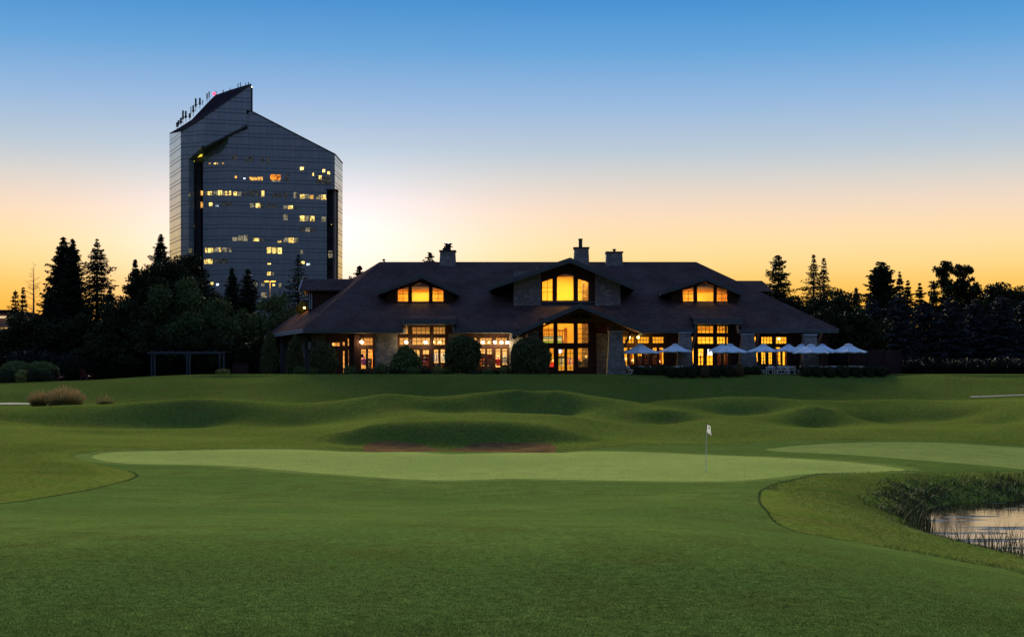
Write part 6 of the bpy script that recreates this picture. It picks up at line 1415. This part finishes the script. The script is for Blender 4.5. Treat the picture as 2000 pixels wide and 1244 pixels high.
# fence at the right
fn = thing('fence', 'dark red board fence between the terrace and the blue spruces', 'fence', (X(1710,154),154,4.2)); xa_, xb_ = X(1660,154), X(1760,154); M_FEN = pmat('fence_boards', (.030,.012,.014), (.022,.009,.011), rough=.85, scale=2, stretch=(5,5,.4)); nb_ = 18
for i in range(nb_):
    a = xa_+(xb_-xa_)*i/nb_; mb = MB(); mb.box(a+.008,a+(xb_-xa_)/nb_-.008,154,154.03,4.1,Z(683,154)); mb.build('board', M_FEN, fn)
for i in range(4): a = xa_+(xb_-xa_)*i/3; mb = MB(); mb.box(a-.06,a+.06,154.04,154.16,4.0,Z(682,154)); mb.build('post', M_FEN, fn)

# ------------------------------------------------------------------ inside the clubhouse
def cm(name, *c_): return pmat(name, c_, tuple(v*.85 for v in c_), rough=.8, scale=4)
CLOTH = [cm('cloth_white',.75,.75,.75), cm('cloth_blue',.10,.20,.50), cm('cloth_red',.62,.03,.03), cm('cloth_pink',.70,.15,.35), cm('cloth_navy',.03,.04,.12), cm('cloth_yellow',.80,.62,.08), cm('cloth_sky',.35,.50,.70), cm('cloth_black',.02,.02,.025), cm('cloth_purple',.40,.12,.55), cm('cloth_lime',.50,.62,.12), cm('cloth_orange',.75,.25,.04), cm('cloth_teal',.05,.30,.32)]
M_SHELF = pmat('shelf_wood', (.20,.08,.03), (.14,.055,.02), rough=.5, scale=3)
GI = lambda px, D: X(px,D)
def shirt(mb, x, y, z, w, h, d=.10):
    """a shirt seen from the front: shoulders, short sleeves, body"""
    p = [(-.18,0),(-.5,-.08),(-.62,-.42),(-.44,-.45),(-.40,-.25),(-.38,-1),(.38,-1),(.40,-.25),(.44,-.45),(.62,-.42),(.5,-.08),(.18,0),(0,-.06)]
    mb.prism([(x+a*w,y,z+b*h) for a, b in p], (0,d,0))
def rack(px0, px1, D, ztop, n, seed, label, h=.75, cols=None, side=True):
    rr = random.Random(seed); x0, x1 = GI(px0,D), GI(px1,D); zt_ = GL+ztop; t = thing('clothes_rack', label, 'clothes rack', ((x0+x1)/2,D,GL), 'clothes racks in the shop')
    mb = MB(); mb.tube((x0,D,GL),(x0,D,zt_),.02); mb.tube((x1,D,GL),(x1,D,zt_),.02); mb.tube((x0,D,zt_),(x1,D,zt_),.015); mb.tube((x0,D-.25,GL+.03),(x0,D+.25,GL+.03),.02); mb.tube((x1,D-.25,GL+.03),(x1,D+.25,GL+.03),.02); mb.build('rail', M_METAL, t)
    for i in range(n):
        x = x0+(x1-x0)*(i+.5)/n; mb = MB(); hh = h*rr.uniform(.85,1.1); w = (x1-x0)/n*.42 if side else .5
        if side: mb.hexa([(x-w,D-.22,zt_-.06-hh),(x+w,D-.22,zt_-.06-hh),(x+w,D+.22,zt_-.06-hh),(x-w,D+.22,zt_-.06-hh)],[(x-w*.7,D-.16,zt_-.05),(x+w*.7,D-.16,zt_-.05),(x+w*.7,D+.16,zt_-.05),(x-w*.7,D+.16,zt_-.05)])
        else: shirt(mb, x, D-.05, zt_-.04, (x1-x0)/n*.75, hh)
        mb.build('garment', rr.choice(cols or CLOTH), t)
def shelf(px0, px1, D, zb, zt, rows, seed, label, kind='folded_shirt', cols=None):
    rr = random.Random(seed); x0, x1 = GI(px0,D), GI(px1,D); t = thing('shelf_unit', label, 'shelf', ((x0+x1)/2,D,GL), 'shelves in the clubhouse'); z0_, z1_ = GL+zb, GL+zt
    mb = MB(); mb.box(x0,x0+.04,D,D+.4,z0_,z1_); mb.box(x1-.04,x1,D,D+.4,z0_,z1_); mb.box(x0+.04,x1-.04,D+.36,D+.4,z0_,z1_); mb.build('case', M_SHELF, t)
    for k in range(rows+1):
        z = z0_+(z1_-z0_)*k/rows; mb = MB(); mb.box(x0+.042,x1-.042,D+.01,D+.358,z-.03,z); mb.build('board', M_SHELF, t)
        if k == rows: break
        x = x0+.08
        while x < x1-.12:
            w = rr.uniform(.10,.26) if kind != 'bottle' else .085; hh = rr.uniform(.3,.75)*(z1_-z0_)/rows; mb = MB()
            if kind == 'bottle': hh = rr.uniform(.24,.33); mb.lathe((x+.04,D+.15,z),[(.036,0),(.038,hh*.6),(.014,hh*.75),(.014,hh)],7)
            else: mb.box(x,min(x+w,x1-.06),D+.04,D+.32,z,z+hh)
            mb.build(kind, rr.choice(cols or CLOTH), t); x += w+.03
def mannequin(px, D, zb, mat, label, hat=None, s=1.0):
    x = GI(px,D); t = thing('mannequin', label, 'mannequin', (x,D,GL), 'mannequins in the shop'); z = GL+zb
    mb = MB(); mb.tube((x,D,GL),(x,D,z+.1),.02); mb.lathe((x,D,GL),[(.18,0),(.16,.03),(.03,.06)],10); mb.build('stand', M_METAL, t)
    mb = MB(); mb.hexa([(x-.17*s,D-.10,z),(x+.17*s,D-.10,z),(x+.17*s,D+.10,z),(x-.17*s,D+.10,z)],[(x-.23*s,D-.11,z+.55*s),(x+.23*s,D-.11,z+.55*s),(x+.23*s,D+.11,z+.55*s),(x-.23*s,D+.11,z+.55*s)]); mb.hexa([(x-.23*s,D-.11,z+.551*s),(x+.23*s,D-.11,z+.551*s),(x+.23*s,D+.11,z+.551*s),(x-.23*s,D+.11,z+.551*s)],[(x-.08,D-.06,z+.66*s),(x+.08,D-.06,z+.66*s),(x+.08,D+.06,z+.66*s),(x-.08,D+.06,z+.66*s)])
    for q in (-1,1): mb.tube((x+q*.21*s,D,z+.56*s),(x+q*.30*s,D-.02,z+.08),.07*s,.05*s,8)
    mb.build('jacket', mat, t)
    mb = MB(); mb.lathe((x,D,z+.66*s),[(.045,0),(.045,.06),(.09,.12),(.10,.20),(.07,.27),(.02,.29)],10); mb.build('head', hat or CLOTH[0], t)
rack(805,820,149.3,2.15,8,1,'clothes rack with blue and white shirts at the left of the three row bay',cols=[CLOTH[i] for i in (0,1,6,8,4)])
shelf(824,839,149.2,.2,2.1,5,2,'shelf of folded shirts with pink and purple, behind the lit lamp',cols=[CLOTH[i] for i in (3,8,0,10,2)])
rack(845,858,149.6,2.3,6,3,'row of long white and blue shirts hanging by the right glazed doors',h=.9,cols=[CLOTH[i] for i in (0,0,6,1)])
rack(859,871,149.7,2.3,6,4,'row of white and grey shirts hanging at the right end of the three row bay',h=.95,cols=[CLOTH[i] for i in (0,0,6)])
shelf(846,871,148.7,.1,1.25,3,5,'low brown shelf of folded clothes below the hanging white shirts',cols=[CLOTH[i] for i in (10,2,0)]+[M_SHELF])
shelf(936,949,149.3,.2,2.2,6,6,'tall shelf of orange and brown folded clothes in the right shop bay',cols=[CLOTH[i] for i in (10,10,0,5,4)])
shelf(950,962,149.0,.2,2.1,6,7,'shelf of caps and folded shirts beside the tall shelf',cols=[CLOTH[i] for i in (0,1,2,0,10)])
shelf(910,930,151.2,.2,2.0,5,17,'shelf of pale clothes behind the round topiary',cols=[CLOTH[i] for i in (0,5,10)])
mannequin(973,149.0,.95,CLOTH[2],'mannequin in a red jacket and white cap in the right shop bay',s=1.15)
mannequin(986,149.0,1.15,CLOTH[0],'mannequin in a bright white jacket beside the red one',s=1.3)
shelf(981,992,148.6,.1,1.05,3,8,'low shelf with yellow and orange goods below the white jacket',cols=[CLOTH[i] for i in (5,10,7)])
mannequin(711.5,148.9,1.0,CLOTH[8],'mannequin in a purple jacket behind the first lit door',hat=CLOTH[3],s=1.1)
shelf(718,726,149.2,.1,1.7,4,9,'dark cabinet with white boxes behind the first lit door',cols=[CLOTH[0],M_SHELF,CLOTH[11]])
mb = MB(); mb.box(GI(724,152),GI(729.5,152),152,152.1,GL+.05,GL+2.6); tag(mb.build('door_panel', CLOTH[10]), 'orange painted door panel behind the first lit door', 'door')
def framed(name, px0, px1, pt, pb, D, mat, label, cat, fm=None, grp=None):
    t = thing(name, label, cat, (GI((px0+px1)/2,D),D,Z(pb,D)), grp); a, b, zb, zt_ = GI(px0,D), GI(px1,D), Z(pb,D), Z(pt,D); w = min(.06,(b-a)*.08)
    mb = MB(); mb.box(a+w,b-w,D,D+.03,zb+w,zt_-w); mb.build('panel', mat, t); mb = MB()
    for q in ((a,a+w,zb,zt_),(b-w,b,zb,zt_),(a+w,b-w,zb,zb+w),(a+w,b-w,zt_-w,zt_)): mb.box(q[0],q[1],D-.02,D+.04,q[2],q[3])
    mb.build('frame', fm or M_FRAME, t); return t
framed('shop_notice',704.5,710.5,691,699,149.0,CLOTH[7],'small white framed notice behind the first lit door','notice',CLOTH[0])
def picture_mat():
    m = bpy.data.materials.new('landscape_picture'); m.use_nodes = True; nt = m.node_tree; N = nt.nodes; L = nt.links; p = N['Principled BSDF']
    tc = N.new('ShaderNodeTexCoord'); sp = N.new('ShaderNodeSeparateXYZ'); L.new(tc.outputs['Generated'], sp.inputs[0]); n = N.new('ShaderNodeTexNoise'); n.inputs['Scale'].default_value = 5; L.new(tc.outputs['Generated'], n.inputs[0])
    a = N.new('ShaderNodeMath'); a.operation = 'MULTIPLY_ADD'; L.new(n.outputs[0], a.inputs[0]); a.inputs[1].default_value = .25; L.new(sp.outputs[2], a.inputs[2])
    r = N.new('ShaderNodeValToRGB'); cr = r.color_ramp
    for _ in range(3): cr.elements.new(.5)
    for e, (q, c_) in zip(cr.elements, ((0,(.10,.30,.04)),(.35,(.22,.45,.05)),(.48,(.03,.10,.03)),(.56,(.75,.80,.85)),(1,(.22,.45,.75)))): e.position = q; e.color = (*c_,1)
    L.new(a.outputs[0], r.inputs[0]); L.new(r.outputs[0], p.inputs['Base Color']); return m
M_PIC = picture_mat()
framed('landscape_picture',1056,1098.5,656,672,153.2,M_PIC,'wide landscape picture of lawn and sky above the entrance','picture')
M_SCR = emat('screen_white', (.85,.92,1.0), 2.2)
for a, b, t_, bt, D, lb in ((1236,1241,684,691.5,150.5,'small bright screen behind the entrance end umbrella'),(1245,1255,683,691,150.8,'bright screen over the bar by the first umbrella'),(1381,1393,681,694.5,151.5,'largest white screen, in the three row restaurant bay'),(1091,1098,682,690,150.5,'small white lit sign panel inside the entrance doors')): framed('screen',a,b,t_,bt,D,M_SCR,lb,'screen',grp='screens in the clubhouse')
rack(1089,1104,148.8,1.75,8,10,'rack of coloured shirts behind the left entrance door',cols=[CLOTH[i] for i in (9,0,5,7,3)])
shelf(1090,1104,151.6,1.0,2.0,3,11,'shelf of caps over the left entrance rack',cols=[CLOTH[i] for i in (0,4,7)])
rack(1106,1122,148.9,1.8,8,12,'rack of pink and orange shirts behind the right entrance door',cols=[CLOTH[i] for i in (3,10,3,4,0)])
mannequin(1145,148.6,.85,CLOTH[7],'mannequin in a black jacket and white cap right of the entrance doors',s=1.3)
mannequin(1131,148.7,.75,CLOTH[7],'mannequin in a black jacket and pink cap right of the entrance doors',hat=CLOTH[3],s=1.1)
mannequin(1080,149.3,.6,CLOTH[2],'mannequin in a red jacket left of the entrance doors',s=1.1)
shelf(1127,1150,148.1,.1,.85,2,13,'low display of mixed goods right of the entrance doors')
BOT = [pmat('bottle_amber', (.5,.2,.03), rough=.15), pmat('bottle_green', (.05,.25,.12), rough=.15), pmat('bottle_clear', (.7,.75,.75), rough=.1), pmat('bottle_blue', (.15,.35,.55), rough=.15)]
shelf(1244,1256,151.2,.7,2.0,4,14,'bar shelf of bottles below the bright bar screen',kind='bottle',cols=BOT)
shelf(1257,1269,151.2,.7,2.2,4,15,'bar shelf of bottles right of the bar screen',kind='bottle',cols=BOT)
shelf(1273,1284,151.2,.7,2.3,4,16,'bar shelf of bottles with amber bottles by the dark door',kind='bottle',cols=BOT)
bc = thing('bar_counter', 'wooden bar counter behind the first umbrella', 'counter', (GI(1255,150),150,GL)); mb = MB(); mb.box(GI(1230,150),GI(1296,150),150,150.6,GL+.03,GL+1.05); mb.build('front', M_SHELF, bc); mb = MB(); mb.box(GI(1229,150),GI(1297,150),149.85,150.7,GL+1.051,GL+1.11); mb.build('counter_top', M_FLOOR, bc)
M_CURT = pmat('curtain_cloth', (.80,.34,.05), (.62,.24,.03), rough=.85, scale=5, stretch=(6,1,.3))
def curtain(px0, px1, D, label):
    x0, x1 = GI(px0,D), GI(px1,D); n = 26; V = []
    for i in range(n+1):
        x = x0+(x1-x0)*i/n; y = D+.07*math.sin(i*1.55)
        V += [(x,y,GL+.05),(x,y,GL+2.75)]
    mb = MB(); mb._add(V, [(2*i,2*i+2,2*i+3,2*i+1) for i in range(n)]); o = mb.build('curtain', M_CURT, smooth=True, origin=((x0+x1)/2,D,GL)); s = o.modifiers.new('thickness','SOLIDIFY'); s.thickness = .01
    tag(o, label, 'curtain', 'curtains of the restaurant')
curtain(1399,1410,148.9,'amber curtain at the left door of the three row restaurant bay'); curtain(1414.5,1423,148.9,'amber curtain at the right end of the three row restaurant bay'); curtain(1373,1378,149.2,'narrow amber curtain beside the white screen'); curtain(1514,1519,148.9,'amber curtain at the left of the last restaurant door'); curtain(1532.5,1538,149.0,'reddish amber curtain at the right of the last restaurant door'); curtain(1226,1236,151.4,'amber drape at the back of the bar'); curtain(1287,1293,150.9,'amber drape beside the dark restaurant door')
def pendant(px, py, D, label, r=.14):
    x, z = GI(px,D), Z(py,D); t = thing('pendant_lamp', label, 'lamp', (x,D,z), 'pendant lamps indoors'); mb = MB(); mb.tube((x,D,z+.1),(x,D,9.44),.012); mb.build('cord', M_METAL, t); mb = MB(); mb.lathe((x,D,z-.1),[(.05,0),(r,.08),(r*.8,.2),(.03,.24)],10); mb.build('lamp_shade', M_LAMPO, t)
pendant(846.5,668,149.6,'pendant lamp at the left of the right shop window pane'); pendant(858.5,668.5,149.6,'pendant lamp in the right pane of the three row shop bay'); pendant(955,668.5,150.0,'small pendant lamp between the wall lamps of the right shop bay',.1); pendant(1521,662,150.5,'pendant lamp in the upper pane of the last restaurant bay',.16)
for px, py, lb in ((1368,690,'table lamp with orange shade behind the left door of the three row restaurant bay'),(1222,700,'glowing table lamp behind the entrance end window of the bar'),(1236,703,'small glowing table lamp by the bar'),(1287,705,'glowing table lamp by the dark restaurant door')):
    D = 149.4; x, z = GI(px,D), Z(py,D); t = thing('table_lamp', lb, 'lamp', (x,D,GL), 'table lamps in the restaurant'); mb = MB(); mb.box(x-.25,x+.25,D-.25,D+.25,z-.45,z-.41); mb.tube((x,D,GL),(x,D,z-.45),.04); mb.build('stand', M_SHELF, t); mb = MB(); mb.lathe((x,D,z-.41),[(.07,0),(.02,.05),(.02,.28)],8); mb.build('stem', M_METAL, t); mb = MB(); mb.lathe((x,D,z-.14),[(.17,0),(.10,.24)],10); mb.build('lamp_shade', emat('shade_glow', (1.0,.55,.18), 2.2), t)
# lamp at the gable end of the left dormer and the bush it lights
broadleaf('lit_bush_tree', 'small tree glowing orange from the lamp behind the left dormer', X(592,163), 163.0, 4.3, 8.6, [(0,0,.86,.09,.10),(0,0,.6,.10,.2)], 77, mat=L_WILLOW, leaf=.16, n=900, trunk_h=.4)
xq = X(601,159.5); mb = MB(); mb.tube((xq+.06,159.6,Z(601,159.5)),(xq-.35,159.6,Z(599,159.5)),.03); o = mb.build('wall_lamp', M_METAL, CH); mb = MB(); mb.lathe((xq-.4,159.6,Z(603,159.5)),[(.05,0),(.12,.06),(.1,.2)],8); mb.build('lamp_bulb', M_LAMPO, o); point('lamp_light', xq-.9, 160.6, Z(597,159.5), 70, (1.0,.42,.04))
